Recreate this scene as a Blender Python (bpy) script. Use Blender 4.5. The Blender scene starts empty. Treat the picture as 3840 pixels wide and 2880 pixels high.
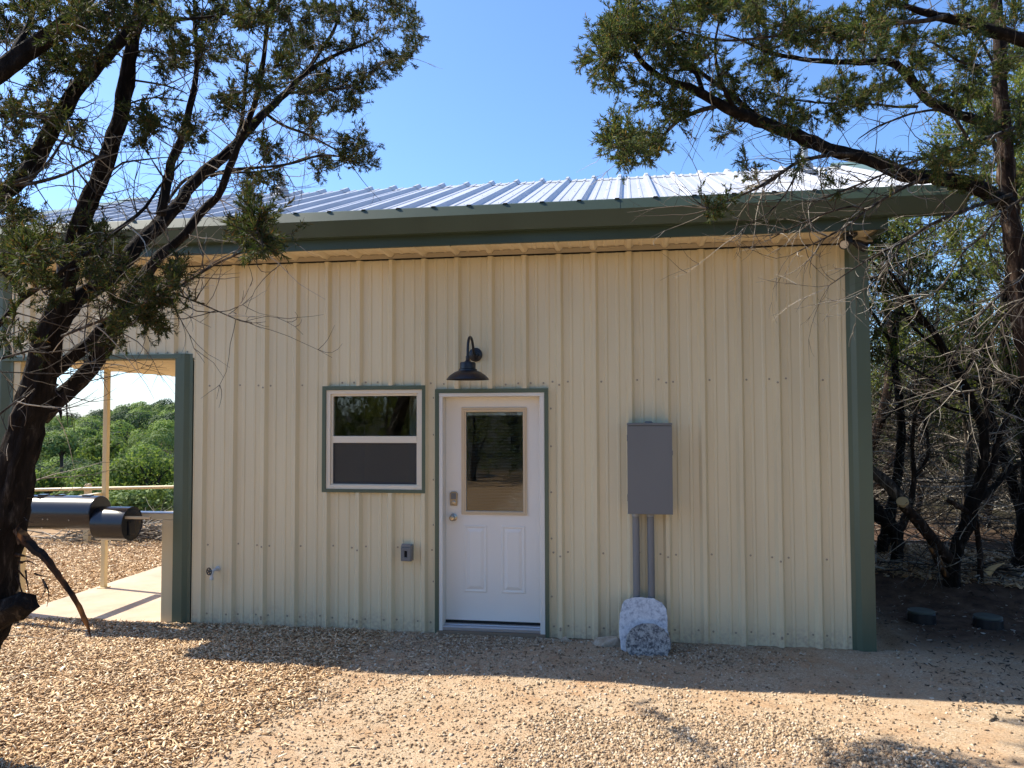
import bpy, math, random
import numpy as np
from mathutils import Vector, Matrix

random.seed(7)
RNG = np.random.default_rng(11)
S = bpy.context.scene
COL = S.collection
PI = math.pi

# ------------------------------------------------------------------ camera frame (photo solved: wall plane y = 0, siding foot z = 0)
F_PX, YAW, PITCH, ROLL = 2880.0, .1505, .0393, -.0034
CAM = np.array([3.9485, -6.704, 1.9317])
_f = np.array([-math.sin(YAW) * math.cos(PITCH), math.cos(YAW) * math.cos(PITCH), math.sin(PITCH)])
_r = np.array([math.cos(YAW), math.sin(YAW), 0.0])
_u = np.cross(_r, _f)
_c, _s = math.cos(ROLL), math.sin(ROLL)
RIGHT, UP, FWD = _c * _r + _s * _u, -_s * _r + _c * _u, _f


def ray(px, py):
    return FWD + (px - 1920) / F_PX * RIGHT - (py - 1440) / F_PX * UP


def at(px, py, D):
    return CAM + ray(px, py) * D


def at_y(px, py, Y):
    d = ray(px, py)
    return CAM + d * ((Y - CAM[1]) / d[1])


def to_px(P):
    d = np.asarray(P) - CAM
    z = d @ FWD
    return np.stack([1920 + F_PX * (d @ RIGHT) / z, 1440 - F_PX * (d @ UP) / z, z], -1)


# ------------------------------------------------------------------ numeric helpers
def sstep(a, b, x):
    t = np.clip((np.asarray(x, float) - a) / (b - a), 0, 1)
    return t * t * (3 - 2 * t)


_T = np.random.default_rng(3).random((256, 256))


def vnoise(x, y):
    xi = np.floor(x).astype(int); yi = np.floor(y).astype(int)
    fx = x - xi; fy = y - yi
    fx = fx * fx * (3 - 2 * fx); fy = fy * fy * (3 - 2 * fy)
    g = lambda a, b: _T[a % 256, b % 256]
    return (g(xi, yi) * (1 - fx) + g(xi + 1, yi) * fx) * (1 - fy) + (g(xi, yi + 1) * (1 - fx) + g(xi + 1, yi + 1) * fx) * fy


def fbm(x, y, o=4):
    s = 0; a = .5
    for k in range(o):
        s = s + a * vnoise(x * 2 ** k + 17.3 * k, y * 2 ** k + 5.1 * k); a *= .5
    return s


def gz(x, y):
    """Height of the ground."""
    x = np.asarray(x, float); y = np.asarray(y, float)
    z = -.014 - .045 * np.clip(y, -14, 0)
    z = z + .013 * sstep(-.45, -.03, y)
    side = sstep(-.2, -2.2, x)
    z = z - .042 * np.clip(y, 0, 9) * side
    u = -.75 * x + .66 * y - 6
    v = .66 * x + .75 * y
    far = sstep(70, 215, u)
    z = z - 13.5 * sstep(3, 55, u) + 8.8 * far + .17 * np.clip(v - 38, -60, 60) * far * sstep(0, -40, x)
    z = z - 26 * sstep(235, 420, u)
    m = sstep(1.25, 2.45, y + .45 * (x - 6.9)) * sstep(5.7, 6.3, x)
    z = z + .17 * m + .012 * np.clip(y - 2.5, 0, 60) * m
    near = sstep(14, 9, np.hypot(x - 3, y + 1))
    z = z + near * (fbm(x * .9, y * .9) - .47) * .05 * sstep(.0, -.5, y) + near * (fbm(x * 5, y * 5) - .47) * .018
    slabm = (x > -2.3) & (x < 6.2) & (y > .08) & (y < 6)
    z = np.where(slabm, np.minimum(z, -.045), z)
    return z


# ------------------------------------------------------------------ object helpers
def link(o, parent=None):
    COL.objects.link(o)
    if parent is not None:
        o.parent = parent
    return o


def raw_mesh(name, V, faces, mats, parent=None, smooth=False, midx=None):
    """V (n,3); faces (m,4) array or list of index lists; world coordinates (parent offset removed)."""
    me = bpy.data.meshes.new(name)
    V = np.asarray(V, float)
    if isinstance(faces, np.ndarray):
        m, k = faces.shape
        me.vertices.add(len(V)); me.vertices.foreach_set('co', V.astype(np.float32).ravel())
        me.loops.add(m * k); me.loops.foreach_set('vertex_index', faces.astype(np.int32).ravel())
        me.polygons.add(m)
        me.polygons.foreach_set('loop_start', (np.arange(m) * k).astype(np.int32))
        me.update(calc_edges=True)
    else:
        me.from_pydata([tuple(v) for v in V], [], [list(f) for f in faces])
        me.update()
    if not isinstance(mats, (list, tuple)):
        mats = [mats]
    for m_ in mats:
        me.materials.append(m_)
    if midx is not None:
        me.polygons.foreach_set('material_index', np.asarray(midx, np.int32))
    if smooth:
        me.polygons.foreach_set('use_smooth', np.ones(len(me.polygons), bool))
    o = bpy.data.objects.new(name, me)
    link(o, parent)
    if parent is not None:
        off = Vector((0, 0, 0)); p = parent
        while p is not None:
            off += p.location; p = p.parent
        me.transform(Matrix.Translation(-off))
    return o


def tag(o, label=None, cat=None, group=None, kind=None):
    if label: o['label'] = label
    if cat: o['category'] = cat
    if group: o['group'] = group
    if kind: o['kind'] = kind
    return o


def thing(name, loc, label, cat, group=None):
    o = bpy.data.objects.new(name, None)
    o.empty_display_size = .2
    o.location = loc
    link(o)
    return tag(o, label, cat, group)


class MB:
    """Collects boxes, tubes and turned shapes in world coordinates into one mesh."""
    def __init__(s):
        s.V = []; s.F = []

    def add(s, V, F):
        n = len(s.V)
        s.V += [tuple(v) for v in V]
        s.F += [[i + n for i in f] for f in F]
        return s

    def box(s, x0, x1, y0, y1, z0, z1):
        V = [(x, y, z) for z in (z0, z1) for y in (y0, y1) for x in (x0, x1)]
        return s.add(V, [[0, 2, 3, 1], [4, 5, 7, 6], [0, 1, 5, 4], [2, 6, 7, 3], [0, 4, 6, 2], [1, 3, 7, 5]])

    def ring(s, rects, y0, y1):
        """frame: outer rect and inner rect (x0,x1,z0,z1) extruded from y0 (front) to y1"""
        (a0, a1, c0, c1), (b0, b1, d0, d1) = rects
        O = [(a0, c0), (a1, c0), (a1, c1), (a0, c1)]; I = [(b0, d0), (b1, d0), (b1, d1), (b0, d1)]
        V = [(x, y, z) for y in (y0, y1) for L in (O, I) for x, z in L]
        F = []
        for k in range(4):
            j = (k + 1) % 4
            F += [[k, j, 4 + j, 4 + k], [8 + j, 8 + k, 12 + k, 12 + j], [k, 8 + k, 8 + j, j], [4 + k, 4 + j, 12 + j, 12 + k]]
        return s.add(V, F)

    def prism(s, poly, y0, y1, axis='y'):
        """polygon in the plane across the axis, extruded along it"""
        n = len(poly)
        mk = {'y': lambda a, b, t: (a, t, b), 'x': lambda a, b, t: (t, a, b), 'z': lambda a, b, t: (a, b, t)}[axis]
        V = [mk(a, b, t) for t in (y0, y1) for a, b in poly]
        F = [list(range(n)), [n + i for i in range(n)][::-1]]
        F += [[i, n + i, n + (i + 1) % n, (i + 1) % n] for i in range(n)]
        return s.add(V, F)

    def sheet(s, poly, t0, t1, axis='x', closed=False):
        """open polyline swept along an axis (a folded metal sheet)"""
        n = len(poly)
        mk = {'y': lambda a, b, t: (a, t, b), 'x': lambda a, b, t: (t, a, b), 'z': lambda a, b, t: (a, b, t)}[axis]
        V = []; F = []
        for i in range(n - (0 if closed else 1)):
            p, q = poly[i], poly[(i + 1) % n]
            k = len(V)
            V += [mk(*p, t0), mk(*q, t0), mk(*q, t1), mk(*p, t1)]
            F.append([k, k + 1, k + 2, k + 3])
        return s.add(V, F)

    def tube(s, pts, rad, n=10, caps=True):
        pts = np.asarray(pts, float); m = len(pts)
        rad = np.full(m, rad, float) if np.isscalar(rad) else np.asarray(rad, float)
        V, F = tube_arrays(pts, rad, n)
        F = [list(f) for f in F]
        if caps:
            F += [list(range(n))[::-1], [(m - 1) * n + i for i in range(n)]]
        return s.add(V, F)

    def lathe(s, prof, c, axis=(0, 0, 1), n=32):
        """profile [(r, h)] turned about an axis through c"""
        a = Vector(axis).normalized(); t = a.orthogonal().normalized(); b = a.cross(t)
        V = []; F = []
        for r, h in prof:
            for k in range(n):
                w = 2 * PI * k / n
                V.append(tuple(Vector(c) + a * h + (t * math.cos(w) + b * math.sin(w)) * r))
        for i in range(len(prof) - 1):
            for k in range(n):
                j = (k + 1) % n
                F.append([i * n + k, i * n + j, (i + 1) * n + j, (i + 1) * n + k])
        if prof[0][0] > 1e-5: F.append(list(range(n))[::-1])
        if prof[-1][0] > 1e-5: F.append([(len(prof) - 1) * n + k for k in range(n)])
        return s.add(V, F)

    def build(s, name, mats, parent=None, smooth=False, bevel=0, angle=35):
        o = raw_mesh(name, s.V, s.F, mats, parent)
        if smooth:
            for p in o.data.polygons: p.use_smooth = True
            o.data.set_sharp_from_angle(angle=math.radians(angle))
        if bevel:
            b = o.modifiers.new('bevel', 'BEVEL'); b.width = bevel; b.segments = 2; b.limit_method = 'ANGLE'
        return o


def frames(pts):
    T = np.gradient(pts, axis=0)
    T /= np.linalg.norm(T, axis=1, keepdims=True) + 1e-12
    a = np.array([0, 0, 1.0]) if abs(T[0][2]) < .9 else np.array([1.0, 0, 0])
    N = np.empty_like(T)
    v = a
    for i in range(len(T)):
        v = v - T[i] * (v @ T[i]); v = v / (np.linalg.norm(v) + 1e-12); N[i] = v
    return T, N, np.cross(T, N)


def tube_arrays(pts, rad, n, rough=0, rng=None):
    T, N, B = frames(pts); m = len(pts)
    w = np.arange(n) * 2 * PI / n
    R = rad[:, None] * np.ones((m, n))
    if rough:
        ridge = rng.normal(0, rough, n)[None, :]
        R = R * (1 + ridge + rng.normal(0, rough * .8, (m, n)))
    V = pts[:, None, :] + R[..., None] * (np.cos(w)[None, :, None] * N[:, None, :] + np.sin(w)[None, :, None] * B[:, None, :])
    i = np.arange(m - 1)[:, None] * n; k = np.arange(n)[None, :]; j = (k + 1) % n
    F = np.stack([i + k, i + j, i + n + j, i + n + k], -1).reshape(-1, 4)
    return V.reshape(-1, 3), F


class Bag:
    """Many quads gathered as arrays (twigs, leaves, chips)."""
    def __init__(s): s.V = []; s.F = []; s.n = 0
    def add(s, V, F):
        s.V.append(V); s.F.append(F + s.n); s.n += len(V)
    def build(s, name, mat, parent=None, smooth=False):
        if not s.n: return None
        return raw_mesh(name, np.concatenate(s.V), np.concatenate(s.F), mat, parent, smooth)


def catmull(P, step):
    P = np.asarray(P, float)
    Q = np.vstack([2 * P[0] - P[1], P, 2 * P[-1] - P[-2]])
    out = []
    for i in range(1, len(Q) - 2):
        L = np.linalg.norm(Q[i + 1][:3] - Q[i][:3]); k = max(2, int(L / step))
        t = (np.arange(k) / k)[:, None]
        a, b, c, d = Q[i - 1], Q[i], Q[i + 1], Q[i + 2]
        out.append(.5 * (2 * b + (c - a) * t + (2 * a - 5 * b + 4 * c - d) * t ** 2 + (3 * b - a - 3 * c + d) * t ** 3))
    out.append(P[-1:])
    return np.vstack(out)


# ------------------------------------------------------------------ materials
def mat(name, col=(.5, .5, .5), rough=.5, metal=0, spec=.5):
    m = bpy.data.materials.new(name); m.use_nodes = True
    b = m.node_tree.nodes['Principled BSDF']
    b.inputs['Base Color'].default_value = (*col, 1)
    b.inputs['Roughness'].default_value = rough
    b.inputs['Metallic'].default_value = metal
    b.inputs['Specular IOR Level'].default_value = spec
    return m


def nd(m, t, **kw):
    n = m.node_tree.nodes.new(t)
    for k, v in kw.items():
        if k in n.inputs: n.inputs[k].default_value = v
        else: setattr(n, k, v)
    return n


def lk(m, a, b): m.node_tree.links.new(a, b)


def bsdf(m): return m.node_tree.nodes['Principled BSDF']


def ramp(m, fac, stops):
    r = nd(m, 'ShaderNodeValToRGB')
    e = r.color_ramp.elements
    while len(e) < len(stops): e.new(.5)
    for k, (p, c) in enumerate(stops):
        e[k].position = p; e[k].color = (*c, 1)
    lk(m, fac, r.inputs['Fac'])
    return r.outputs['Color']


def mixc(m, fac, a, b, mode='MIX'):
    n = nd(m, 'ShaderNodeMix', data_type='RGBA', blend_type=mode)
    if isinstance(fac, float): n.inputs[0].default_value = fac
    else: lk(m, fac, n.inputs[0])
    for k, v in ((6, a), (7, b)):
        if isinstance(v, tuple): n.inputs[k].default_value = (*v, 1)
        else: lk(m, v, n.inputs[k])
    return n.outputs[2]


def coords(m, scale=(1, 1, 1), which='Object'):
    t = nd(m, 'ShaderNodeTexCoord'); mp = nd(m, 'ShaderNodeMapping')
    mp.inputs['Scale'].default_value = scale
    lk(m, t.outputs[which], mp.inputs['Vector'])
    return mp.outputs['Vector']


def noise(m, vec, scale, detail=4, rough=.55):
    n = nd(m, 'ShaderNodeTexNoise'); n.inputs['Scale'].default_value = scale
    n.inputs['Detail'].default_value = detail; n.inputs['Roughness'].default_value = rough
    lk(m, vec, n.inputs['Vector'])
    return n.outputs['Fac']


def bump(m, h, strength=.3, dist=.01):
    b = nd(m, 'ShaderNodeBump'); b.inputs['Strength'].default_value = strength; b.inputs['Distance'].default_value = dist
    lk(m, h, b.inputs['Height']); lk(m, b.outputs['Normal'], bsdf(m).inputs['Normal'])


def painted(name, col, rough=.4, var=.06, spec=.5, wav=.0):
    """factory-painted sheet metal: faint dust and unevenness"""
    m = mat(name, col, rough, 0, spec)
    v = coords(m, (1, 1, .35))
    n = noise(m, v, 2.4, 2)
    dark = tuple(c * (1 - 2 * var) for c in col); lite = tuple(min(1, c * (1 + var)) for c in col)
    c = ramp(m, n, [(.3, dark), (.7, lite)])
    lk(m, c, bsdf(m).inputs['Base Color'])
    f = noise(m, coords(m), 60, 3)
    r = nd(m, 'ShaderNodeMapRange'); r.inputs['To Min'].default_value = rough - .02; r.inputs['To Max'].default_value = rough + .04
    lk(m, f, r.inputs['Value']); lk(m, r.outputs['Result'], bsdf(m).inputs['Roughness'])
    if wav: bump(m, noise(m, coords(m, (1, 1, .3)), 2.2, 2), wav, .02)
    return m


def maprange(m, val, a, b):
    r = nd(m, 'ShaderNodeMapRange'); r.interpolation_type = 'SMOOTHSTEP'
    r.inputs['From Min'].default_value = a; r.inputs['From Max'].default_value = b
    lk(m, val, r.inputs['Value'])
    return r.outputs['Result']


def madd(m, a, k, b):
    n = nd(m, 'ShaderNodeMath', operation='MULTIPLY_ADD'); lk(m, a, n.inputs[0]); n.inputs[1].default_value = k
    if isinstance(b, float): n.inputs[2].default_value = b
    else: lk(m, b, n.inputs[2])
    return n.outputs[0]



M = {}
M['siding'] = painted('siding paint', (.75, .64, .41), .30, .03, .55, .2)
m = M['siding']
v = coords(m); sp_ = nd(m, 'ShaderNodeSeparateXYZ'); lk(m, v, sp_.inputs[0])
base_ = bsdf(m).inputs['Base Color'].links[0].from_socket
def _mr(val, a, b, lo=0, hi=1):
    r = nd(m, 'ShaderNodeMapRange'); r.inputs['From Min'].default_value = a; r.inputs['From Max'].default_value = b; r.inputs['To Min'].default_value = lo; r.inputs['To Max'].default_value = hi
    lk(m, val, r.inputs['Value']); return r.outputs['Result']
zz_ = nd(m, 'ShaderNodeMath', operation='MULTIPLY_ADD'); lk(m, noise(m, coords(m, (1, 1, .5)), 5, 5), zz_.inputs[0]); zz_.inputs[1].default_value = -.34; lk(m, sp_.outputs['Z'], zz_.inputs[2])
mud_ = nd(m, 'ShaderNodeMath', operation='MULTIPLY'); lk(m, _mr(zz_.outputs[0], .02, -.14), mud_.inputs[0]); lk(m, _mr(noise(m, coords(m), 34, 6), .40, .66, .15, .85), mud_.inputs[1])
dust_ = mixc(m, mud_.outputs[0], base_, (.50, .39, .27))
streak_ = _mr(noise(m, coords(m, (1, 1, .02)), 11, 2), .60, .80, 0, .14)
lk(m, mixc(m, streak_, dust_, (.42, .34, .24)), bsdf(m).inputs['Base Color'])
M['soffit'] = painted('soffit paint', (.84, .72, .50), .42, .03)
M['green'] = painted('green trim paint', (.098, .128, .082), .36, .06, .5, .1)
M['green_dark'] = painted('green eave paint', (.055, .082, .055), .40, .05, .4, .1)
M['roof'] = painted('roof metal', (.52, .53, .545), .34, .04, .55, .2)
M['green_sunlit'] = painted('sun brightened trim green', (.13, .20, .15), .4, .05)  # trim green lightened in the colour for the sun on the rakes
M['cream'] = painted('cream steel tube', (.68, .545, .31), .38, .04)
M['door'] = painted('white door paint', (.85, .80, .71), .38, .015)
M['frame'] = painted('primed door frame', (.78, .735, .64), .45, .03)
M['vinyl'] = painted('almond vinyl', (.78, .69, .53), .42, .02)
M['lite'] = painted('tan door light frame', (.68, .53, .34), .42, .03)
M['black'] = mat('black lamp paint', (.012, .013, .017), .38)
M['smoker'] = mat('smoker steel', (.014, .014, .017), .26, 0, .6)
bump(M['smoker'], noise(M['smoker'], coords(M['smoker']), 7, 2), .08, .01)
M['grey'] = painted('grey enamel', (.165, .166, .162), .45, .03)
M['pvc'] = painted('grey conduit', (.205, .203, .198), .5, .06)
M['pvcl'] = mat('conduit collar', (.36, .36, .37), .5)
M['alu'] = mat('mill aluminium', (.62, .62, .64), .38, .9)
M['nickel'] = mat('satin nickel', (.50, .44, .35), .3, 1)
M['brass'] = mat('aged brass', (.40, .33, .22), .4, 1)
M['galv'] = painted('galvanised pipe', (.55, .56, .55), .45, .1)
M['strip'] = painted('grey tan closure', (.46, .40, .30), .5, .04)
M['dark'] = mat('dark gap', (.012, .011, .010), .9)
M['screw'] = mat('screw head', (.36, .30, .22), .4, .4)
M['rscrew'] = mat('roof screw head', (.30, .30, .30), .45, .4)
M['lens'] = mat('frosted lens', (.75, .66, .52), .35)
M['inner'] = mat('interior board', (.05, .047, .043), .8)
M['screen'] = mat('insect screen', (.035, .036, .04), .8)
M['curtain'] = mat('curtain cloth', (.50, .52, .50), .9)
M['slat'] = mat('blind slat', (.55, .55, .52), .5)
M['wood'] = mat('pale board', (.55, .40, .22), .7)
M['sill'] = mat('weathered sill wood', (.24, .17, .11), .85)


def glass(name, tint=(.92, .95, .94)):
    m = bpy.data.materials.new(name); m.use_nodes = True
    nt = m.node_tree; nt.nodes.remove(bsdf(m))
    out = nt.nodes['Material Output']
    tr = nd(m, 'ShaderNodeBsdfTransparent'); tr.inputs['Color'].default_value = (*tint, 1)
    gl = nd(m, 'ShaderNodeBsdfGlossy'); gl.inputs['Roughness'].default_value = .01
    fr = nd(m, 'ShaderNodeFresnel'); fr.inputs['IOR'].default_value = 1.75
    mx = nd(m, 'ShaderNodeMixShader')
    lk(m, fr.outputs[0], mx.inputs[0]); lk(m, tr.outputs[0], mx.inputs[1]); lk(m, gl.outputs[0], mx.inputs[2])
    lk(m, mx.outputs[0], out.inputs['Surface'])
    return m


M['glass'] = glass('window glass')


def island(m, stops):
    g = nd(m, 'ShaderNodeNewGeometry')
    return ramp(m, g.outputs['Random Per Island'], stops)


def leafmat(name, stops, trans=.3, rough=.55, tcol=(.14, .16, .03)):
    m = mat(name, (.05, .07, .02), .65, 0, .12)
    c = island(m, stops)
    lk(m, c, bsdf(m).inputs['Base Color'])
    t = nd(m, 'ShaderNodeBsdfTranslucent')
    tm = mixc(m, 1.0, c, (2.0, 2.0, 1.2), 'MULTIPLY')
    lk(m, tm, t.inputs['Color'])
    mx = nd(m, 'ShaderNodeMixShader'); mx.inputs[0].default_value = trans
    lk(m, bsdf(m).outputs[0], mx.inputs[1]); lk(m, t.outputs[0], mx.inputs[2])
    lk(m, mx.outputs[0], m.node_tree.nodes['Material Output'].inputs['Surface'])
    return m


M['juniper'] = leafmat('juniper sprays', [(0, (.022, .042, .015)), (.35, (.042, .064, .021)), (.62, (.068, .088, .030)), (.88, (.105, .110, .042)), (.97, (.16, .09, .032))], .30)
M['juniper_shaded'] = leafmat('shade toned juniper sprays', [(0, (.018, .031, .010)), (.4, (.034, .048, .015)), (.72, (.054, .063, .021)), (.92, (.070, .054, .022)), (.98, (.11, .058, .024))], .25)  # darker copy of the juniper sprays, backlit shade put into the colour
M['juniper_far'] = leafmat('sun brightened juniper sprays', [(0, (.06, .09, .022)), (.5, (.12, .15, .035)), (.9, (.19, .20, .05))], .35)  # grove sprays lightened so the colour carries the sunlight
M['oak'] = leafmat('oak leaves', [(0, (.05, .085, .022)), (.5, (.10, .15, .035)), (1, (.17, .21, .06))], .35)
M['wood_far'] = leafmat('woodland leaves', [(0, (.07, .11, .032)), (.5, (.12, .18, .05)), (1, (.17, .22, .07))], .15)


M['wood_dark'] = leafmat('dark woodland leaves', [(0, (.030, .055, .026)), (.6, (.050, .085, .036)), (1, (.075, .11, .045))], .10)
M['wood_lite'] = leafmat('light woodland leaves', [(0, (.13, .20, .045)), (.6, (.19, .27, .065)), (1, (.25, .32, .10))], .18)


def barkmat(name, a, b, c, sc=14):
    m = mat(name, a, .9, 0, .15)
    v = coords(m, (1, 1, .22))
    n = noise(m, v, sc, 7, .65)
    col = ramp(m, n, [(.36, a), (.56, b), (.74, c)])
    lk(m, col, bsdf(m).inputs['Base Color'])
    bump(m, noise(m, v, sc * 2.2, 6, .7), .9, .02)
    return m


M['bark'] = barkmat('juniper bark', (.008, .006, .005), (.020, .015, .012), (.10, .082, .066), 24)  # near-black tones put the backlit look of the trunks into the colour
M['bark_pale'] = barkmat('lichened juniper bark', (.020, .016, .013), (.085, .068, .054), (.33, .30, .25), 22)
M['bark_red'] = barkmat('red shredding bark', (.012, .008, .006), (.050, .031, .022), (.30, .24, .19), 20)  # pale flecks paint sunlit spots onto the dark bark
M['twig'] = mat('dead twig', (.16, .135, .11), .85, 0, .2)
lk(M['twig'], island(M['twig'], [(0, (.035, .028, .022)), (.5, (.085, .070, .056)), (.8, (.24, .21, .17)), (1, (.58, .53, .45))]), bsdf(M['twig']).inputs['Base Color'])  # lightest tones stand in for twigs catching the sun
M['livetwig'] = mat('live twig', (.06, .045, .033), .85, 0, .2)
M['peel'] = mat('peeled orange wood', (.34, .15, .045), .8, 0, .2)
lk(M['peel'], ramp(M['peel'], noise(M['peel'], coords(M['peel'], (1, 1, .3)), 16, 5), [(.40, (.014, .010, .008)), (.55, (.07, .032, .014)), (.72, (.36, .16, .05))]), bsdf(M['peel']).inputs['Base Color'])
M['cutwood'] = mat('fresh cut wood', (.62, .44, .22), .8, 0, .2)

# granite
m = M['granite'] = mat('speckled granite', (.5, .5, .5), .55)
v = coords(m)
vo = nd(m, 'ShaderNodeTexVoronoi'); vo.inputs['Scale'].default_value = 70; lk(m, v, vo.inputs['Vector'])
n1 = noise(m, v, 26, 6, .7)
c1 = ramp(m, n1, [(.34, (.20, .20, .22)), (.43, (.52, .52, .53)), (.53, (.74, .73, .72)), (.75, (.80, .79, .78))])
lk(m, mixc(m, .35, c1, ramp(m, vo.outputs['Color'], [(0, (.30, .30, .32)), (1, (.72, .71, .70))])), bsdf(m).inputs['Base Color'])
bump(m, n1, .25, .004)
m = M['granite_dark'] = mat('dark speckled granite', (.4, .4, .4), .6)
v = coords(m)
n1 = noise(m, v, 34, 6, .75)
lk(m, ramp(m, n1, [(.40, (.035, .035, .04)), (.48, (.20, .19, .18)), (.56, (.40, .375, .33)), (.75, (.52, .49, .44))]), bsdf(m).inputs['Base Color'])
bump(m, n1, .4, .004)
m = M['stone'] = mat('limestone', (.38, .31, .23), .9)
n1 = noise(m, coords(m), 14, 7, .65)
lk(m, ramp(m, n1, [(.3, (.26, .19, .125)), (.5, (.44, .35, .25)), (.75, (.58, .51, .41))]), bsdf(m).inputs['Base Color'])
bump(m, n1, .7, .02)
m = M['concrete'] = mat('tan concrete', (.48, .37, .27), .85)
n1 = noise(m, coords(m), 2.2, 8, .65)
lk(m, ramp(m, n1, [(.3, (.40, .30, .21)), (.55, (.50, .39, .28)), (.75, (.56, .46, .35))]), bsdf(m).inputs['Base Color'])
bump(m, noise(m, coords(m), 90, 4), .15, .004)

# wood chips, gravel
m = M['chips'] = mat('wood chips', (.5, .36, .2), .85, 0, .2)
lk(m, island(m, [(0, (.21, .12, .06)), (.22, (.42, .265, .14)), (.5, (.58, .40, .23)), (.85, (.70, .53, .34)), (1, (.80, .68, .50))]), bsdf(m).inputs['Base Color'])
m = M['gravel'] = mat('gravel', (.4, .37, .33), .85, 0, .25)
lk(m, island(m, [(0, (.16, .11, .07)), (.3, (.34, .235, .14)), (.62, (.46, .345, .22)), (.88, (.54, .435, .31)), (1, (.66, .58, .46))]), bsdf(m).inputs['Base Color'])

# ground: dirt with reddish stains; chip-coloured litter under the mulch; dark leaf soil in the grove
m = M['ground'] = mat('dirt', (.4, .3, .2), .95, 0, .15)
v = coords(m)
sep = nd(m, 'ShaderNodeSeparateXYZ'); lk(m, v, sep.inputs[0])
big = noise(m, v, .9, 6, .6); mid = noise(m, v, 7, 6, .65); fine = noise(m, v, 70, 5, .7)
dirt = ramp(m, big, [(.34, (.42, .225, .105)), (.47, (.43, .285, .17)), (.6, (.47, .34, .22)), (.75, (.43, .34, .25))])
dirt = mixc(m, .55, dirt, ramp(m, mid, [(.32, (.33, .20, .115)), (.5, (.47, .335, .21)), (.68, (.55, .43, .31))]))
grit = ramp(m, fine, [(.35, (.6, .6, .6)), (.5, (1, 1, 1)), (.68, (1.25, 1.22, 1.18))])
dirt = mixc(m, 1.0, dirt, grit, 'MULTIPLY')
vor = nd(m, 'ShaderNodeTexVoronoi'); vor.inputs['Scale'].default_value = 95; lk(m, v, vor.inputs['Vector'])
pv = nd(m, 'ShaderNodeSeparateColor'); lk(m, vor.outputs['Color'], pv.inputs[0])
peb = ramp(m, pv.outputs[0], [(0, (.24, .165, .10)), (.45, (.43, .315, .20)), (.8, (.54, .43, .305)), (1, (.66, .57, .44))])
vor2 = nd(m, 'ShaderNodeTexVoronoi'); vor2.inputs['Scale'].default_value = 230; lk(m, v, vor2.inputs['Vector'])
pv2 = nd(m, 'ShaderNodeSeparateColor'); lk(m, vor2.outputs['Color'], pv2.inputs[0])
peb2 = ramp(m, pv2.outputs[1], [(0, (.26, .175, .105)), (.5, (.46, .335, .21)), (1, (.62, .52, .39))])
dirt = mixc(m, maprange(m, noise(m, v, 2.3, 5, .6), .42, .62), dirt, mixc(m, .5, peb, peb2))
chip = ramp(m, noise(m, v, 45, 6, .7), [(.3, (.19, .11, .055)), (.5, (.36, .23, .12)), (.7, (.52, .37, .21))])


xw = madd(m, mid, .7, madd(m, sep.outputs['X'], 1.0, -.35))
fac = maprange(m, xw, 1.85, 1.55)
col = mixc(m, fac, dirt, chip)
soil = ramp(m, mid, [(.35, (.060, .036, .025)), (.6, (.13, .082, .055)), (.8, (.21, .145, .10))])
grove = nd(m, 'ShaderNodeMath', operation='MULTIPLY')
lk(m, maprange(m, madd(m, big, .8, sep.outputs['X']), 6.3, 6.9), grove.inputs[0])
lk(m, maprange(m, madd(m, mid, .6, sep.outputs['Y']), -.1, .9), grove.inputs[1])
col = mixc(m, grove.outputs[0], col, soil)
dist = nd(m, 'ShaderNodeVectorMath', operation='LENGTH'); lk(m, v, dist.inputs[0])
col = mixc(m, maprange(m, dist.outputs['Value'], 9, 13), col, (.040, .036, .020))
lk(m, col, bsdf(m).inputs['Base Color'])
bump(m, madd(m, fine, .5, mid), .6, .03)

# ------------------------------------------------------------------ sky, sun, camera
SUN = np.array([-.87, .185, 1.0]); SUN /= np.linalg.norm(SUN)
w = bpy.data.worlds.new('World'); S.world = w; w.use_nodes = True
sky = w.node_tree.nodes.new('ShaderNodeTexSky'); sky.sky_type = 'NISHITA'; sky.sun_disc = False
sky.sun_elevation = math.asin(SUN[2]); sky.sun_rotation = math.atan2(SUN[0], SUN[1])
sky.altitude = 300; sky.air_density = 1.0; sky.dust_density = 1.0; sky.ozone_density = 10.0
bg = w.node_tree.nodes['Background']; bg.inputs['Strength'].default_value = .145
w.node_tree.links.new(sky.outputs[0], bg.inputs['Color'])
L = bpy.data.lights.new('sun', 'SUN'); L.energy = 4.8; L.angle = math.radians(.53); L.color = (1, .915, .77)
lo = bpy.data.objects.new('sun', L); link(lo)
lo.rotation_euler = Vector(-SUN).to_track_quat('-Z', 'Y').to_euler(); lo.location = (-20, 5, 25)
cd = bpy.data.cameras.new('camera'); cam = bpy.data.objects.new('camera', cd); link(cam)
cd.sensor_width = 36; cd.lens = F_PX / 3840 * 36; cd.clip_start = .05; cd.clip_end = 3000
Rm = Matrix((RIGHT, UP, -FWD)).transposed().to_4x4()
cam.matrix_world = Matrix.Translation(CAM) @ Rm
S.camera = cam
S.view_settings.view_transform = 'Standard'; S.view_settings.look = 'None'
S.view_settings.exposure = 0.92; S.view_settings.gamma = 1
S.cycles.max_bounces = 8; S.cycles.diffuse_bounces = 4; S.cycles.glossy_bounces = 3; S.cycles.transparent_max_bounces = 12
S.cycles.use_denoising = True
S.cycles.sample_clamp_indirect = 6

# ------------------------------------------------------------------ ground sheet
def grid_lines(lo, hi, step, far, k=1.22):
    a = list(np.arange(lo, hi + 1e-6, step))
    d = step
    while a[-1] < far: d *= k; a.append(a[-1] + d)
    d = step
    while a[0] > -far: d *= k; a.insert(0, a[0] - d)
    return np.array(a)


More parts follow.
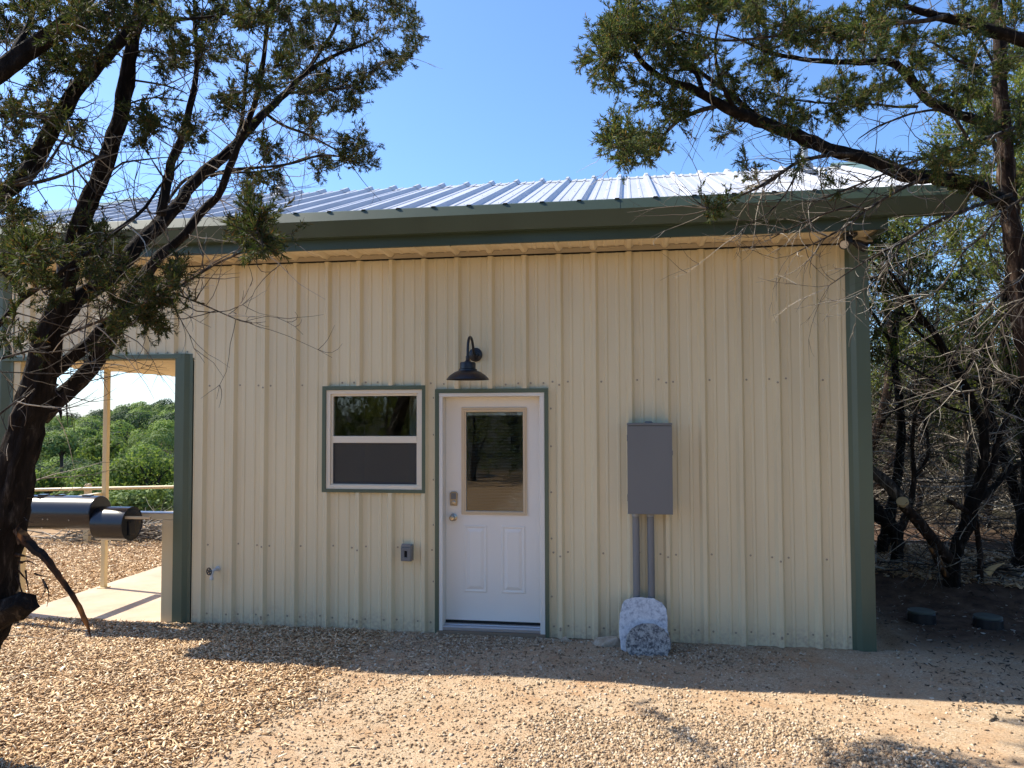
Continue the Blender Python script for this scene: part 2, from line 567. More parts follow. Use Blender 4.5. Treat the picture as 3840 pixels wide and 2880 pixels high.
gx = grid_lines(-4, 9, .06, 900); gy = grid_lines(-4, 4.5, .06, 900)
X, Y = np.meshgrid(gx, gy, indexing='ij')
Z = gz(X, Y)
nx, ny = X.shape
i = (np.arange(nx - 1)[:, None] * ny + np.arange(ny - 1)[None, :]).ravel()
raw_mesh('ground', np.stack([X, Y, Z], -1).reshape(-1, 3), np.stack([i, i + ny, i + ny + 1, i + 1], -1), M['ground'], smooth=True)['kind'] = 'structure'
mb = MB(); mb.box(-2.02, -.106, -.10, 5.4, -.2, 0.0)
tag(mb.build('patio', M['concrete'], bevel=.012), kind='structure')


def boxes_bag(P, Lx, Wy, Hz, rng, tilt):
    """many small slivers: P centres (n,3)"""
    n = len(P)
    yaw = rng.uniform(0, 2 * PI, n); pt = rng.normal(0, tilt, n); rl = rng.normal(0, tilt, n)
    cx = np.stack([np.cos(yaw) * np.cos(pt), np.sin(yaw) * np.cos(pt), np.sin(pt)], -1)
    up = np.stack([-np.sin(rl) * np.sin(yaw), np.sin(rl) * np.cos(yaw), np.cos(rl)], -1)
    cy = np.cross(up, cx); cy /= np.linalg.norm(cy, axis=1, keepdims=True); cz = np.cross(cx, cy)
    sg = np.array([(-1, -1, -1), (1, -1, -1), (1, 1, -1), (-1, 1, -1), (-1, -1, 1), (1, -1, 1), (1, 1, 1), (-1, 1, 1)], float)
    j = 1 + rng.uniform(-.35, .35, (n, 8, 3))
    V = P[:, None, :] + (sg[None] * j)[:, :, 0:1] * (Lx / 2)[:, None, None] * cx[:, None] + (sg[None] * j)[:, :, 1:2] * (Wy / 2)[:, None, None] * cy[:, None] + (sg[None] * j)[:, :, 2:3] * (Hz / 2)[:, None, None] * cz[:, None]
    q = np.array([[3, 2, 1, 0], [4, 5, 6, 7], [0, 1, 5, 4], [1, 2, 6, 5], [2, 3, 7, 6], [3, 0, 4, 7]])
    Fc = (np.arange(n)[:, None, None] * 8 + q[None]).reshape(-1, 4)
    return V.reshape(-1, 3), Fc


def scatter_chips(name, x0, x1, y0, y1, n, keep, big=1.0):
    x = RNG.uniform(x0, x1, n); y = RNG.uniform(y0, y1, n)
    k = keep(x, y); x, y = x[k], y[k]; n = len(x)
    Ln = np.clip(RNG.lognormal(math.log(.030), .42, n), .010, .085) * big
    Wn = np.clip(RNG.lognormal(math.log(.0075), .4, n), .003, .02) * big
    Hn = RNG.uniform(.0015, .005, n) * big
    z = gz(x, y) + RNG.uniform(.0, .022, n) * big
    V, Fc = boxes_bag(np.stack([x, y, z], -1), Ln, Wn, Hn, RNG, .3)
    return tag(raw_mesh(name, V, Fc, M['chips']), kind='stuff')


edge = lambda x, y: 1.68 + (fbm(x * 0 + 3, y * 2.2) - .47) * .5
def keep_near(x, y):
    d = edge(x, y) - x
    p = sstep(-.25, .25, d)
    inside = ~((x > -2.02) & (x < -.1) & (y > -.09)) & ~((x > -.1) & (y > -.03))
    return (RNG.random(len(x)) < p + .02 * (d < 0) * (d > -1.0)) & inside
o = scatter_chips('wood_chips', -3.6, 2.6, -3.3, .05, 120000, keep_near)
tag(o, 'pale wood chip mulch spread in front of the porch and wall', 'mulch')
o = scatter_chips('wood_chips', -8, -2.0, 0, 5.6, 70000, lambda x, y: y > -1 + .0 * x, 1.25)
tag(o, 'sunlit wood chips covering the yard beyond the patio slab', 'mulch')


def scatter_gravel(name, x0, x1, y0, y1, n, dens, smin, smax):
    x = RNG.uniform(x0, x1, n); y = RNG.uniform(y0, y1, n)
    k = (RNG.random(n) < dens(x, y)) & ~((y > -.05) & (x < 5.95)); x, y = x[k], y[k]; n = len(x)
    s = smin + (smax - smin) * RNG.random(n) ** 4.5
    z = gz(x, y) + s * .15
    V, Fc = boxes_bag(np.stack([x, y, z], -1), s * RNG.uniform(.8, 1.6, n), s * RNG.uniform(.6, 1.1, n), s * RNG.uniform(.35, .8, n), RNG, .6)
    return tag(raw_mesh(name, V, Fc, M['gravel']), kind='stuff')


def gdens(x, y):
    patch = sstep(.40, .60, fbm(x * .8 + 4, y * .8))
    a = sstep(1.45, 2.0, x) * (1 - .80 * sstep(3.4, 5.0, x + .6 * y)) * sstep(7.0, 5.8, x)
    return np.clip(a * (.16 + 1.05 * patch), 0, 1) * .9
tag(scatter_gravel('gravel', 1.3, 7.2, -3.25, .05, 340000, gdens, .0035, .018), 'loose grey and tan gravel on the dirt before the door', 'gravel')

# ------------------------------------------------------------------ house
PITCH_R = .3048
MAJ = [(-.038, 0), (-.0155, .037), (.0155, .037), (.038, 0)]
MIN = [(-.018, 0), (-.010, .0072), (.010, .0072), (.018, 0)]


def rib_profile(a, b, phase=0.0):
    """points (u, height) of the ribbed sheet from u=a to u=b; a rib crest sits on phase + k*pitch"""
    P = []
    k0 = int(math.floor((a - phase) / PITCH_R)) - 1; k1 = int(math.ceil((b - phase) / PITCH_R)) + 1
    for k in range(k0, k1 + 1):
        c = phase + k * PITCH_R
        for du, h in MAJ: P.append((c + du, h))
        for t in (.1016, .2032):
            for du, h in MIN: P.append((c + t + du, h))
    P = sorted(P)
    U = [p[0] for p in P]; Hh = [p[1] for p in P]
    f = lambda u: float(np.interp(u, U, Hh))
    return [(a, f(a))] + [p for p in P if a < p[0] < b] + [(b, f(b))], f


def ribbed_wall(mb, a, b, z0, z1, holes=(), y=0.0):
    prof, f = rib_profile(a, b)
    us = sorted(set([p[0] for p in prof] + [h for q in holes for h in q[:2] if a < h < b]))
    for u, v in zip(us[:-1], us[1:]):
        if v - u < 1e-6: continue
        iv = [(z0, z1)]
        mu = (u + v) / 2
        for x0, x1, c0, c1 in holes:
            if x0 < mu < x1:
                iv = [s for (p, q) in iv for s in ((p, min(q, c0)), (max(p, c1), q)) if s[1] - s[0] > 1e-4]
        for p, q in iv:
            # split tall runs so the sheet can wander slightly, like real thin panels
            mb.add([(u, y - f(u), p), (v, y - f(v), p), (v, y - f(v), q), (u, y - f(u), q)], [[0, 1, 2, 3]])


def screws(mb, pts, ax=(0, -1, 0), r=.0068):
    for p in pts:
        mb.lathe([(r * 1.35, 0), (r * 1.3, .0015), (r * .75, .002), (r * .7, .006), (r * .3, .007)], p, ax, 8)


house = thing('house', (2.9, 2.3, 0), 'cream metal sided cabin with green trim and white ribbed roof', 'house')
WX0, WX1, WT = -2.10, 5.915, 3.335
# openings (trim outer edges a little inside)
WIN = (1.20, 2.14, 1.242, 2.180)
DOOR = (2.255, 3.240, -.2, 2.145)
mb = MB()
ribbed_wall(mb, -.095, 5.752, 0.0, WT, [WIN, DOOR])
ribbed_wall(mb, WX0 + .02, -.095, 2.475, WT)
n_f = len(mb.F)
pts = []
prof, fh = rib_profile(-1, 7)
for zc in (.10, .735, 2.215):
    k = 0
    x = -.02
    while x < 5.70:
        cr = round(x / PITCH_R) * PITCH_R
        k += 1
        for du in ((.065,) if zc == .735 or zc == 2.215 else (.06, .245)):
            xx = cr + du + random.uniform(-.008, .008)
            if k % 3 == 0 and zc != .10:
                extra = [cr - .062, cr]
            else: extra = [cr] if (k % 3 == 0) else []
            for q in [xx] + extra:
                if q < -.08 or q > 5.735: continue
                if DOOR[0] - .02 < q < DOOR[1] + .02 or (WIN[0] - .02 < q < WIN[1] + .02 and zc > 1.2): continue
                pts.append((q, -fh(q) - .0005, zc + random.uniform(-.012, .012) + (.0 if q != cr else -.02)))
        x += PITCH_R
x = -2.0
while x < -.15:
    pts.append((x, -fh(x) - .0005, 2.53 + random.uniform(-.006, .006))); x += .1016
x = WIN[0] + .05
while x < WIN[1]:
    if fh(x) < .003: pts += [(x, -fh(x) - .0005, WIN[3] + .045)]
    x += .112
x = DOOR[0] + .06
while x < DOOR[1]:
    if fh(x) < .003: pts += [(x, -fh(x) - .0005, DOOR[3] + .05 + random.uniform(-.01, .01))]
    x += .112
for z in (.45, .95, 1.35, 1.75, 2.08):
    pts += [(2.222, -fh(2.222) - .0005, z), (3.275, -fh(3.275) - .0005, z - .1)]
screws(mb, pts)
wall = mb.build('wall', [M['siding'], M['screw']], house)
for p in wall.data.polygons[n_f:]: p.material_index = 1
# inner box walls: gable ends, back, interior floor and lining
mb = MB()
mb.box(5.86, 5.90, .02, 4.66, 0, 3.3)
mb.box(-.09, -.05, .02, 4.66, 0, 3.3)
mb.box(-.05, 1.1, 4.60, 4.66, 0, 3.3); mb.box(3.3, 5.86, 4.60, 4.66, 0, 3.3)
mb.box(1.1, 3.3, 4.60, 4.66, 0, 3.3)
mb.build('back_wall', M['siding'], house)
mb = MB()
mb.box(-.05, 5.86, .14, 4.6, .02, .06); mb.box(-.05, 5.86, .14, 4.6, 2.7, 2.76)
mb.box(-.04, 1.15, .12, .135, .06, 2.7); mb.box(3.3, 5.85, .12, .135, .06, 2.7); mb.box(1.15, 3.3, .12, .135, 2.25, 2.7)
mb.box(1.15, 2.2, .12, .135, .06, 1.2); mb.box(2.17, 2.235, .12, .135, 1.2, 2.25)
mb.box(3.5, 3.56, .14, 3.2, .06, 2.7)
mb.build('lining', M['inner'], house)
mb = MB()
for k in range(14):
    x = 1.78 + k * .022
    mb.box(x, x + .022, .75 + (.012 if k % 2 else 0), .76 + (.012 if k % 2 else 0), 1.0, 2.15)
mb.build('curtain', M['curtain'], house)
# gables above the wall top on both ends
RS, RY, RZ = .375, 2.33, 4.70          # slope, ridge
for xg, x2 in ((5.895, 5.93), (-2.06, -2.02)):
    mb = MB(); mb.prism([(.03, 3.30), (4.63, 3.30), (RY, 3.30 + (RY - .03) * .37 + .25)], xg, x2, 'x'); mb.build('gable', M['siding'], house)

# corner and jamb trims: flange, bevel, face, return
def corner(name, xc, d, z0, z1, face, mat_, ret=.12, bev=.034, fl=.033):
    """d=+1: outside edge on the right of xc. face = width of the proud face"""
    x = lambda t: xc - d * t
    mb = MB()
    mb.sheet([(x(0), ret), (x(0), -.042), (x(face), -.042), (x(face + bev), -.007), (x(face + bev + fl), -.0065), (x(face + bev + fl), -.001)], z0, z1, 'z')
    return mb.build(name, mat_, house)
corner('corner_trim', WX1, 1, -.01, WT, .108, M['green'])
corner('jamb_trim', -.268, -1, -.01, 2.512, .092, M['green'], .16)
corner('corner_trim', -2.26, -1, -.02, WT, .15, M['green'], .2, .07, .03)
# header trim over the porch opening
mb = MB(); mb.sheet([(-.004, 2.512), (-.046, 2.508), (-.046, 2.468), (.12, 2.468)], -2.10, -.205, 'x'); mb.build('header_trim', M['green'], house)
# cream posts of the opening
mb = MB(); mb.box(-2.03, -1.935, .0, .12, -.02, 2.466); mb.build('porch_post', M['cream'], house, bevel=.006)
mb = MB(); mb.box(-.262, -.112, -.0, .158, -.01, 2.45); mb.build('jamb_post', M['green'], house)
mb = MB(); mb.box(-1.925, -1.872, 1.19, 1.243, 0, 2.46); mb.box(-1.95, -1.847, 1.165, 1.268, 0, .010); mb.build('porch_post', M['cream'], house, bevel=.004)
mb = MB(); mb.box(-1.925, -1.872, 4.2, 4.253, 0, 2.46); mb.build('porch_post', M['cream'], house, bevel=.004)
# porch ceiling: ribbed sheet, ribs across
mb = MB()
prof, f2 = rib_profile(.02, 5.3)
for (u, h), (v, k) in zip(prof[:-1], prof[1:]):
    mb.add([(-2.08, u, 2.485 - h), (-.1, u, 2.485 - h), (-.1, v, 2.485 - k), (-2.08, v, 2.485 - k)], [[0, 1, 2, 3]])
mb.box(-2.08, -.1, .02, 5.3, 2.492, 2.51)
mb.build('porch_ceiling', M['soffit'], house)
mb = MB(); mb.box(-2.12, -2.085, -.02, 5.3, 2.46, 2.72); mb.build('porch_fascia', M['cream'], house)
mb = MB(); mb.lathe([(.001, 0), (.03, .002), (.045, .02), (.055, .05), (.055, .055)], (-.215, .10, 2.35), (-1, 0, 0), 20); mb.build('porch_lamp', M['black'], house, True)
# low rail of cream tube in the opening and along the left edge
mb = MB()
mb.box(-.392, -.275, -.026, .06, 0, .952); mb.box(-1.93, -.275, -.026, .06, .955, 1.010)
mb.build('porch_rail', M['cream'], house, bevel=.004)
mb = MB(); mb.box(-1.93, -.272, -.032, .066, 1.012, 1.020); mb.build('rail_cap', M['roof'], house)
mb = MB(); mb.box(-1.99, -1.915, .14, 1.186, .99, 1.065); mb.build('porch_rail', M['cream'], house, bevel=.004)

# wall-top closure, soffit, fascia, gutter
mb = MB(); mb.box(-2.4, 5.97, -.016, .03, WT + .004, WT + .03); mb.build('wall_top_gap_shade', M['dark'], house)  # near-black box painting the shade of the gap under the soffit
SZ = 3.390
mb = MB()
prof, f3 = rib_profile(-2.43, 5.955)
prof = [(u, h * .85) for u, h in prof]
ycl = -.0365
for (u, h), (v, k) in zip(prof[:-1], prof[1:]):
    a, b = SZ - h, SZ - k
    mb.add([(u, -.405, a), (v, -.405, b), (v, .02, b), (u, .02, a)], [[0, 1, 2, 3]])
mb.build('soffit', M['soffit'], house)
mb = MB()
for (u, h), (v, k) in zip(prof[:-1], prof[1:]):
    mb.add([(u, ycl, 3.343), (v, ycl, 3.343), (v, ycl, SZ - k - .004), (u, ycl, SZ - h - .004)], [[0, 1, 2, 3]])
mb.build('soffit_strip', M['strip'], house)
mb = MB(); mb.sheet([(-.385, 3.362), (-.412, 3.362), (-.412, 3.475), (-.30, 3.475)], -2.43, 5.958, 'x')
mb.add([(5.958, -.412, 3.362), (5.958, .05, 3.362), (5.958, .05, 3.50), (5.958, -.412, 3.475)], [[0, 1, 2, 3]])
mb.add([(5.90, -.385, 3.3615), (5.958, -.41, 3.3615), (5.958, .05, 3.3615), (5.90, .05, 3.3615)], [[0, 1, 2, 3]])
pts = [(x + .1, -.3985, 3.3615) for x in np.arange(-2.2, 5.8, .914)]
screws(mb, pts, (0, 0, -1), .006)
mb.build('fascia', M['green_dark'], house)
GP = [(-.47, 3.668), (-.494, 3.672), (-.505, 3.664), (-.548, 3.578), (-.507, 3.470), (-.500, 3.452), (-.42, 3.452)]
mb = MB()
for a, b in ((-2.43, .6), (.606, 3.896), (3.902, 6.487)):
    mb.sheet(GP, a, b, 'x')
mb.sheet([(p[0] + .002, p[1] - .001) for p in GP], -2.43, 6.486, 'x')
for xe in (-2.43, 6.487): mb.prism(GP, xe - .004, xe, 'x')
mb.box(5.97, 6.487, -.42, -.36, 3.46, 3.50)
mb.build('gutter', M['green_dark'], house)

# roof: ribbed sheets either side of the ridge
EY = -.50; EZ = RZ - RS * (RY - EY)
nrm = np.array([0, -RS, 1.0]); nrm /= np.linalg.norm(nrm)
mb = MB()
PH = 3.872
prof, f4 = rib_profile(-2.46, 6.50, PH)
BY = 2 * RY - EY
for (u, h), (v, k) in zip(prof[:-1], prof[1:]):
    mb.add([(u, EY + nrm[1] * h, EZ + nrm[2] * h), (v, EY + nrm[1] * k, EZ + nrm[2] * k), (v, RY + .0, RZ + k * 1.07), (u, RY, RZ + h * 1.07)], [[0, 1, 2, 3]])
    mb.add([(v, RY, RZ + k * 1.07), (v, BY - nrm[1] * k, EZ + nrm[2] * k), (u, BY - nrm[1] * h, EZ + nrm[2] * h), (u, RY, RZ + h * 1.07)], [[0, 1, 2, 3]])
n_f = len(mb.F)
for t in (.12, .42, .86):
    yy = EY + t * (RY - EY); zz = EZ + t * (RZ - EZ)
    k = 0; x = -2.4
    while x < 6.45:
        for dx in ((.062, .152, .25) if t == .10 else (.062,)):
            q = x + dx; h = f4(q)
            mb.lathe([(.0075, 0), (.007, .002), (.0045, .0025), (.004, .006), (.001, .007)], (q, yy + nrm[1] * h, zz + nrm[2] * h), tuple(nrm), 6)
        x += PITCH_R
roof = mb.build('roof', [M['roof'], M['rscrew']], house)
for p in roof.data.polygons[n_f:]: p.material_index = 1
# ridge cap, die-formed over the ribs
mb = MB()
prof, f5 = rib_profile(-2.46, 6.44, PH)
dd = .20
for (u, h), (v, k) in zip(prof[:-1], prof[1:]):
    e = .006
    lo_ = lambda hh: (RY - dd + nrm[1] * (hh + e), RZ - RS * dd + nrm[2] * (hh + e))
    a, b = lo_(h), lo_(k)
    mb.add([(u, *a), (v, *b), (v, RY, RZ + k * 1.07 + .014), (u, RY, RZ + h * 1.07 + .014)], [[0, 1, 2, 3]])
    mb.add([(u, RY, RZ + h * 1.07 + .014), (v, RY, RZ + k * 1.07 + .014), (v, 2 * RY - b[0], b[1]), (u, 2 * RY - a[0], a[1])], [[0, 1, 2, 3]])
mb.build('ridge_cap', M['roof'], roof)
for xs, d in ((6.50, 1), (-2.46, -1)):
    mb = MB()
    for (ya, za, yb, zb) in ((EY - .012, EZ - .004, RY, RZ), (BY + .012, EZ - .004, RY, RZ)):
        P = [(xs - d * .15, .006), (xs - d * .15, .038), (xs, .046), (xs + d * .004, -.11), (xs - d * .02, -.115)]
        for (p, q) in zip(P[:-1], P[1:]):
            mb.add([(p[0], ya, za + p[1]), (q[0], ya, za + q[1]), (q[0], yb, zb + q[1]), (p[0], yb, zb + p[1])], [[0, 1, 2, 3]])
    mb.add([(xs - d * .26, RY - .22, RZ - .03), (xs + d * .01, RY - .22, RZ - .03), (xs + d * .01, RY, RZ + .062), (xs - d * .26, RY, RZ + .062)], [[0, 1, 2, 3]])
    mb.add([(xs - d * .26, RY, RZ + .062), (xs + d * .01, RY, RZ + .062), (xs + d * .01, RY + .22, RZ - .03), (xs - d * .26, RY + .22, RZ - .03)], [[0, 1, 2, 3]])
    mb.build('rake_trim', M['green_sunlit'], roof)
for (vx, vy, r, h) in ((5.78, 1.55, .036, .24), (-.115, 1.85, .036, .20)):
    zb = RZ - RS * (RY - vy)
    mb = MB(); mb.lathe([(r, -.02), (r, h + .06), (r * .82, h + .06), (r * .8, h - .05)], (vx, vy, zb), (0, 0, 1), 20)
    vp = mb.build('vent_pipe', M['galv'], roof, True)
    mb = MB(); mb.lathe([(.13, .0), (.125, .03), (.085, .045), (.075, .10), (.055, .115), (.045, .17), (r + .003, .175)], (vx, vy, zb + .01), (0, -.25, 1), 20)
    mb.build('boot', M['pvcl'], vp, True)

# ---- window
wx0, wx1, wz0, wz1 = 1.187, 2.153, 1.231, 2.192
mb = MB(); mb.ring([(wx0, wx1, wz0, wz1), (1.220, 2.123, 1.259, 2.158)], -.040, .03)
window = mb.build('window', M['green'], house)
mb = MB(); mb.ring([(1.2205, 2.1225, 1.2595, 2.1575), (1.262, 2.086, 1.298, 2.120)], -.028, .06)
mb.ring([(1.262, 2.086, 1.298, 2.120), (1.281, 2.067, 1.305, 2.101)], -.012, .05)
mb.box(1.281, 2.067, -.014, .045, 1.676, 1.738)
mb.box(1.275, 1.30, -.036, -.028, 1.272, 1.284); mb.box(2.04, 2.065, -.036, -.028, 1.272, 1.284)
mb.build('frame', M['vinyl'], window, bevel=.003)
mb = MB(); mb.box(1.28, 2.068, .008, .012, 1.735, 2.102); mb.build('pane', M['glass'], window)
mb = MB(); mb.box(1.28, 2.068, .030, .034, 1.30, 1.68); mb.build('pane', M['glass'], window)
m = M['mesh'] = glass('screen mesh')
nt = m.node_tree
for n in list(nt.nodes):
    if n.type == 'BSDF_GLOSSY':
        d_ = nd(m, 'ShaderNodeBsdfDiffuse'); d_.inputs['Color'].default_value = (.12, .11, .095, 1)
        mxn = [q for q in nt.nodes if q.type == 'MIX_SHADER'][0]
        lk(m, d_.outputs[0], mxn.inputs[2])
        for l_ in list(nt.links):
            if l_.to_socket == mxn.inputs[0]: nt.links.remove(l_)
        mxn.inputs[0].default_value = .5
mb = MB(); mb.box(1.284, 2.064, .0, .001, 1.318, 1.674); sc = mb.build('insect_screen', M['mesh'], window)
mb = MB(); mb.ring([(1.281, 2.067, 1.305, 1.676), (1.292, 2.056, 1.322, 1.668)], -.004, .006); mb.build('screen_frame', M['screen'], window)

# ---- door
mb = MB()
mb.box(2.243, 2.277, -.040, .0, -.005, 2.122); mb.box(3.222, 3.254, -.040, .0, -.012, 2.122); mb.box(2.243, 3.254, -.041, .0, 2.1225, 2.157)
mb.build('door_trim', M['green'], house)
mb = MB()
mb.box(2.278, 2.312, -.036, .14, .03, 2.088); mb.box(3.178, 3.221, -.036, .14, .03, 2.088); mb.box(2.278, 3.221, -.0362, .14, 2.0885, 2.1215)
mb.build('door_frame', M['frame'], house, bevel=.003)
mb = MB(); mb.box(2.30, 3.19, .075, .30, .0, .094); mb.build('threshold', M['dark'], house)  # near-black block painting the shade of the gap below the door leaf
mb = MB(); mb.box(2.312, 3.178, -.03, .074, .034, .068); mb.box(2.312, 3.178, .02, .074, .0682, .078)
mb.build('threshold', M['alu'], house, bevel=.004)
mb = MB(); mb.box(2.262, 3.222, -.045, .10, -.03, .033); mb.build('door_sill', M['sill'], house)
DY = .085
x0, x1, z0, z1 = 2.3135, 3.1765, .098, 2.087
gx0, gx1, gz0, gz1 = 2.500, 3.017, 1.068, 1.952
mb = MB()
mb.ring([(x0, x1, z0, z1), (gx0, gx1, gz0, gz1)], DY, DY + .044)
door = mb.build('door', M['door'], house)
mb = MB()
mb.ring([(2.458, 3.053, 1.036, 1.992), (gx0, gx1, gz0, gz1)], DY - .014, DY - .0005)
mb.ring([(2.474, 3.037, 1.052, 1.976), (2.488, 3.023, 1.062, 1.962)], DY - .020, DY - .0135)
mb.build('glazing_frame', M['lite'], door, bevel=.004)
mb = MB(); mb.box(gx0, gx1, DY + .004, DY + .007, gz0, gz1); mb.build('glass', M['glass'], door)
mb = MB()
nsl = 62
for k in range(nsl):
    z = gz0 + .02 + k * (gz1 - gz0 - .05) / nsl
    mb.add([(gx0 + .012, DY + .016, z), (gx1 - .012, DY + .016, z), (gx1 - .012, DY + .030, z + .0022), (gx0 + .012, DY + .030, z + .0022)], [[0, 1, 2, 3]])
mb.box(gx0 + .006, gx1 - .006, DY + .012, DY + .034, gz1 - .03, gz1 - .004)
mb.build('blind', M['slat'], door)
for px0, px1 in ((2.478, 2.690), (2.818, 3.032)):
    a, b, c, d = px0, px1, .346, .941
    mb = MB()
    lv = [((a, b, c, d), 0.0008), ((a + .006, b - .006, c + .006, d - .006), .006), ((a + .016, b - .016, c + .016, d - .016), .006), ((a + .024, b - .024, c + .024, d - .024), .0012),
          ((a + .030, b - .030, c + .030, d - .030), .0012), ((a + .056, b - .056, c + .056, d - .056), .0095)]
    V = []; Fc = []
    for (p, q, r, s), h in lv: V += [(p, DY - h, r), (q, DY - h, r), (q, DY - h, s), (p, DY - h, s)]
    for k in range(len(lv) - 1):
        for e in range(4):
            Fc.append([4 * k + e, 4 * k + (e + 1) % 4, 4 * k + 4 + (e + 1) % 4, 4 * k + 4 + e])
    n = 4 * (len(lv) - 1); Fc.append([n, n + 1, n + 2, n + 3])
    mb.add(V, Fc); mb.build('door_panel', M['door'], door)
mb = MB()
kx, kz = 2.385, 1.008
mb.lathe([(.034, 0), (.034, .006), (.026, .010), (.012, .014), (.011, .034), (.022, .040), (.028, .052), (.027, .064), (.018, .072), (.001, .074)], (kx, DY, kz), (0, -1, 0), 28)
mb.build('door_knob', M['nickel'], door, True)
mb = MB()
lx, lz = 2.388, 1.176
mb.prism([(lx - .033, lz - .062), (lx + .033, lz - .062), (lx + .036, lz + .045), (lx + .022, lz + .062), (lx - .022, lz + .062), (lx - .036, lz + .045)], DY - .020, DY - .0005)
lock = mb.build('deadbolt', M['brass'], door, bevel=.004)
mb = MB(); mb.box(lx - .024, lx + .024, DY - .023, DY - .0202, lz - .005, lz + .050); mb.build('keypad', M['grey'], lock)
mb = MB(); mb.lathe([(.021, 0), (.020, .008), (.013, .011), (.012, .009)], (lx, DY - .0202, lz - .036), (0, -1, 0), 24); mb.build('key_cylinder', M['nickel'], lock, True)
for z in (.35, 1.1, 1.85):
    mb = MB(); mb.tube([(3.1785, DY - .008, z - .045), (3.1785, DY - .008, z + .045)], .0055, 10); mb.build('hinge', M['nickel'], door, True)

# ------------------------------------------------------------------ fittings on the wall
lamp = thing('wall_lamp', (2.607, -.035, 2.461), 'black gooseneck barn lamp over the door', 'wall lamp')
mb = MB(); mb.lathe([(.062, 0), (.062, .008), (.050, .016), (.034, .020), (.030, .034), (.014, .038), (.013, .06)], (2.607, -.012, 2.461), (0, -1, 0), 32)
mb.build('backplate', M['black'], lamp, True)
mb = MB()
arc = [(2.607, -.04, 2.461), (2.607, -.09, 2.468), (2.607, -.13, 2.53), (2.607, -.175, 2.578), (2.607, -.235, 2.596), (2.607, -.295, 2.58), (2.607, -.335, 2.53), (2.607, -.35, 2.47), (2.607, -.35, 2.40)]
mb.tube(catmull(np.array(arc), .012), .0115, 14)
mb.lathe([(.016, 0), (.018, .004), (.018, .03), (.016, .034)], (2.607, -.35, 2.425), (0, 0, -1), 18)
mb.build('gooseneck', M['black'], lamp, True)
mb = MB()
sp = [(.014, 2.402), (.018, 2.388), (.030, 2.376), (.062, 2.372), (.068, 2.362), (.068, 2.318), (.078, 2.312), (.080, 2.300), (.112, 2.288), (.150, 2.262), (.176, 2.234), (.182, 2.226), (.180, 2.224)]
si = [(.172, 2.236), (.148, 2.262), (.110, 2.284), (.070, 2.296), (.001, 2.298)]
mb.lathe([(r, z) for r, z in sp + si], (2.607, -.35, 0), (0, 0, 1), 48)
mb.build('lamp_shade', M['black'], lamp, True, angle=40)
mb = MB(); mb.lathe([(.001, 2.236), (.018, 2.24), (.028, 2.258), (.022, 2.28), (.014, 2.297)], (2.607, -.35, 0), (0, 0, 1), 20); mb.build('bulb', M['lens'], lamp, True)

panel = thing('electrical_panel', (4.12, -.035, 1.47), 'tall grey electrical panel box with two conduits running down the wall', 'electrical panel')
bx0, bx1, bz0, bz1 = 3.934, 4.305, 1.093, 1.853
mb = MB(); mb.box(bx0 + .004, bx1 - .004, -.145, -.033, bz0 + .004, bz1 - .002); mb.build('cabinet', M['grey'], panel, bevel=.003)
mb = MB(); mb.box(bx0, bx1, -.162, -.1455, bz0, bz1 - .024)
mb.box(bx0 - .003, bx0 + .0, -.158, -.12, 1.70, 1.755); mb.box(bx0 - .003, bx0 + .0, -.158, -.12, 1.20, 1.255)
mb.build('cover', M['grey'], panel, bevel=.003)
mb = MB(); mb.box(bx0 - .002, bx1 + .002, -.165, -.03, bz1 - .020, bz1); mb.build('rain_hood', M['grey'], panel, bevel=.002)
mb = MB(); mb.lathe([(.036, 0), (.036, .008), (.028, .012), (.028, .016)], (4.115, -.09, bz1), (0, 0, 1), 20); mb.build('hub', M['pvc'], panel, True)
mb = MB(); mb.box(bx1 - .012, bx1 + .004, -.172, -.162, 1.585, 1.625); mb.build('latch', M['grey'], panel)
for xc in (4.000, 4.122):
    mb = MB(); mb.tube([(xc, -.075, -.08), (xc + .002, -.075, .6), (xc, -.075, bz0 - .02)], .0295, 24)
    c_ = mb.build('conduit', M['pvc'], panel, True)
    mb = MB(); mb.lathe([(.0315, 0), (.0325, .004), (.0325, .022), (.031, .026)], (xc, -.075, bz0 - .027), (0, 0, 1), 24); mb.build('collar', M['pvcl'], c_, True)

ob = thing('outlet_box', (1.99, -.035, .71), 'small grey outlet box below the window with a slotted lid', 'outlet box')
mb = MB(); mb.box(1.942, 2.040, -.075, -.004, .634, .775); mb.build('box_body', M['pvc'], ob, bevel=.006)
mb = MB(); mb.ring([(1.946, 2.036, .640, .758), (1.978, 2.004, .672, .728)], -.092, -.0755); mb.build('lid', M['grey'], ob, bevel=.004)
mb = MB(); mb.box(1.978, 2.004, -.078, -.0765, .672, .728); mb.box(1.984, 1.998, -.083, -.078, .685, .712); mb.build('slot', M['dark'], ob)
mb = MB(); mb.box(1.950, 2.032, -.082, -.0755, .762, .790); mb.build('hinge', M['pvc'], ob, bevel=.003)

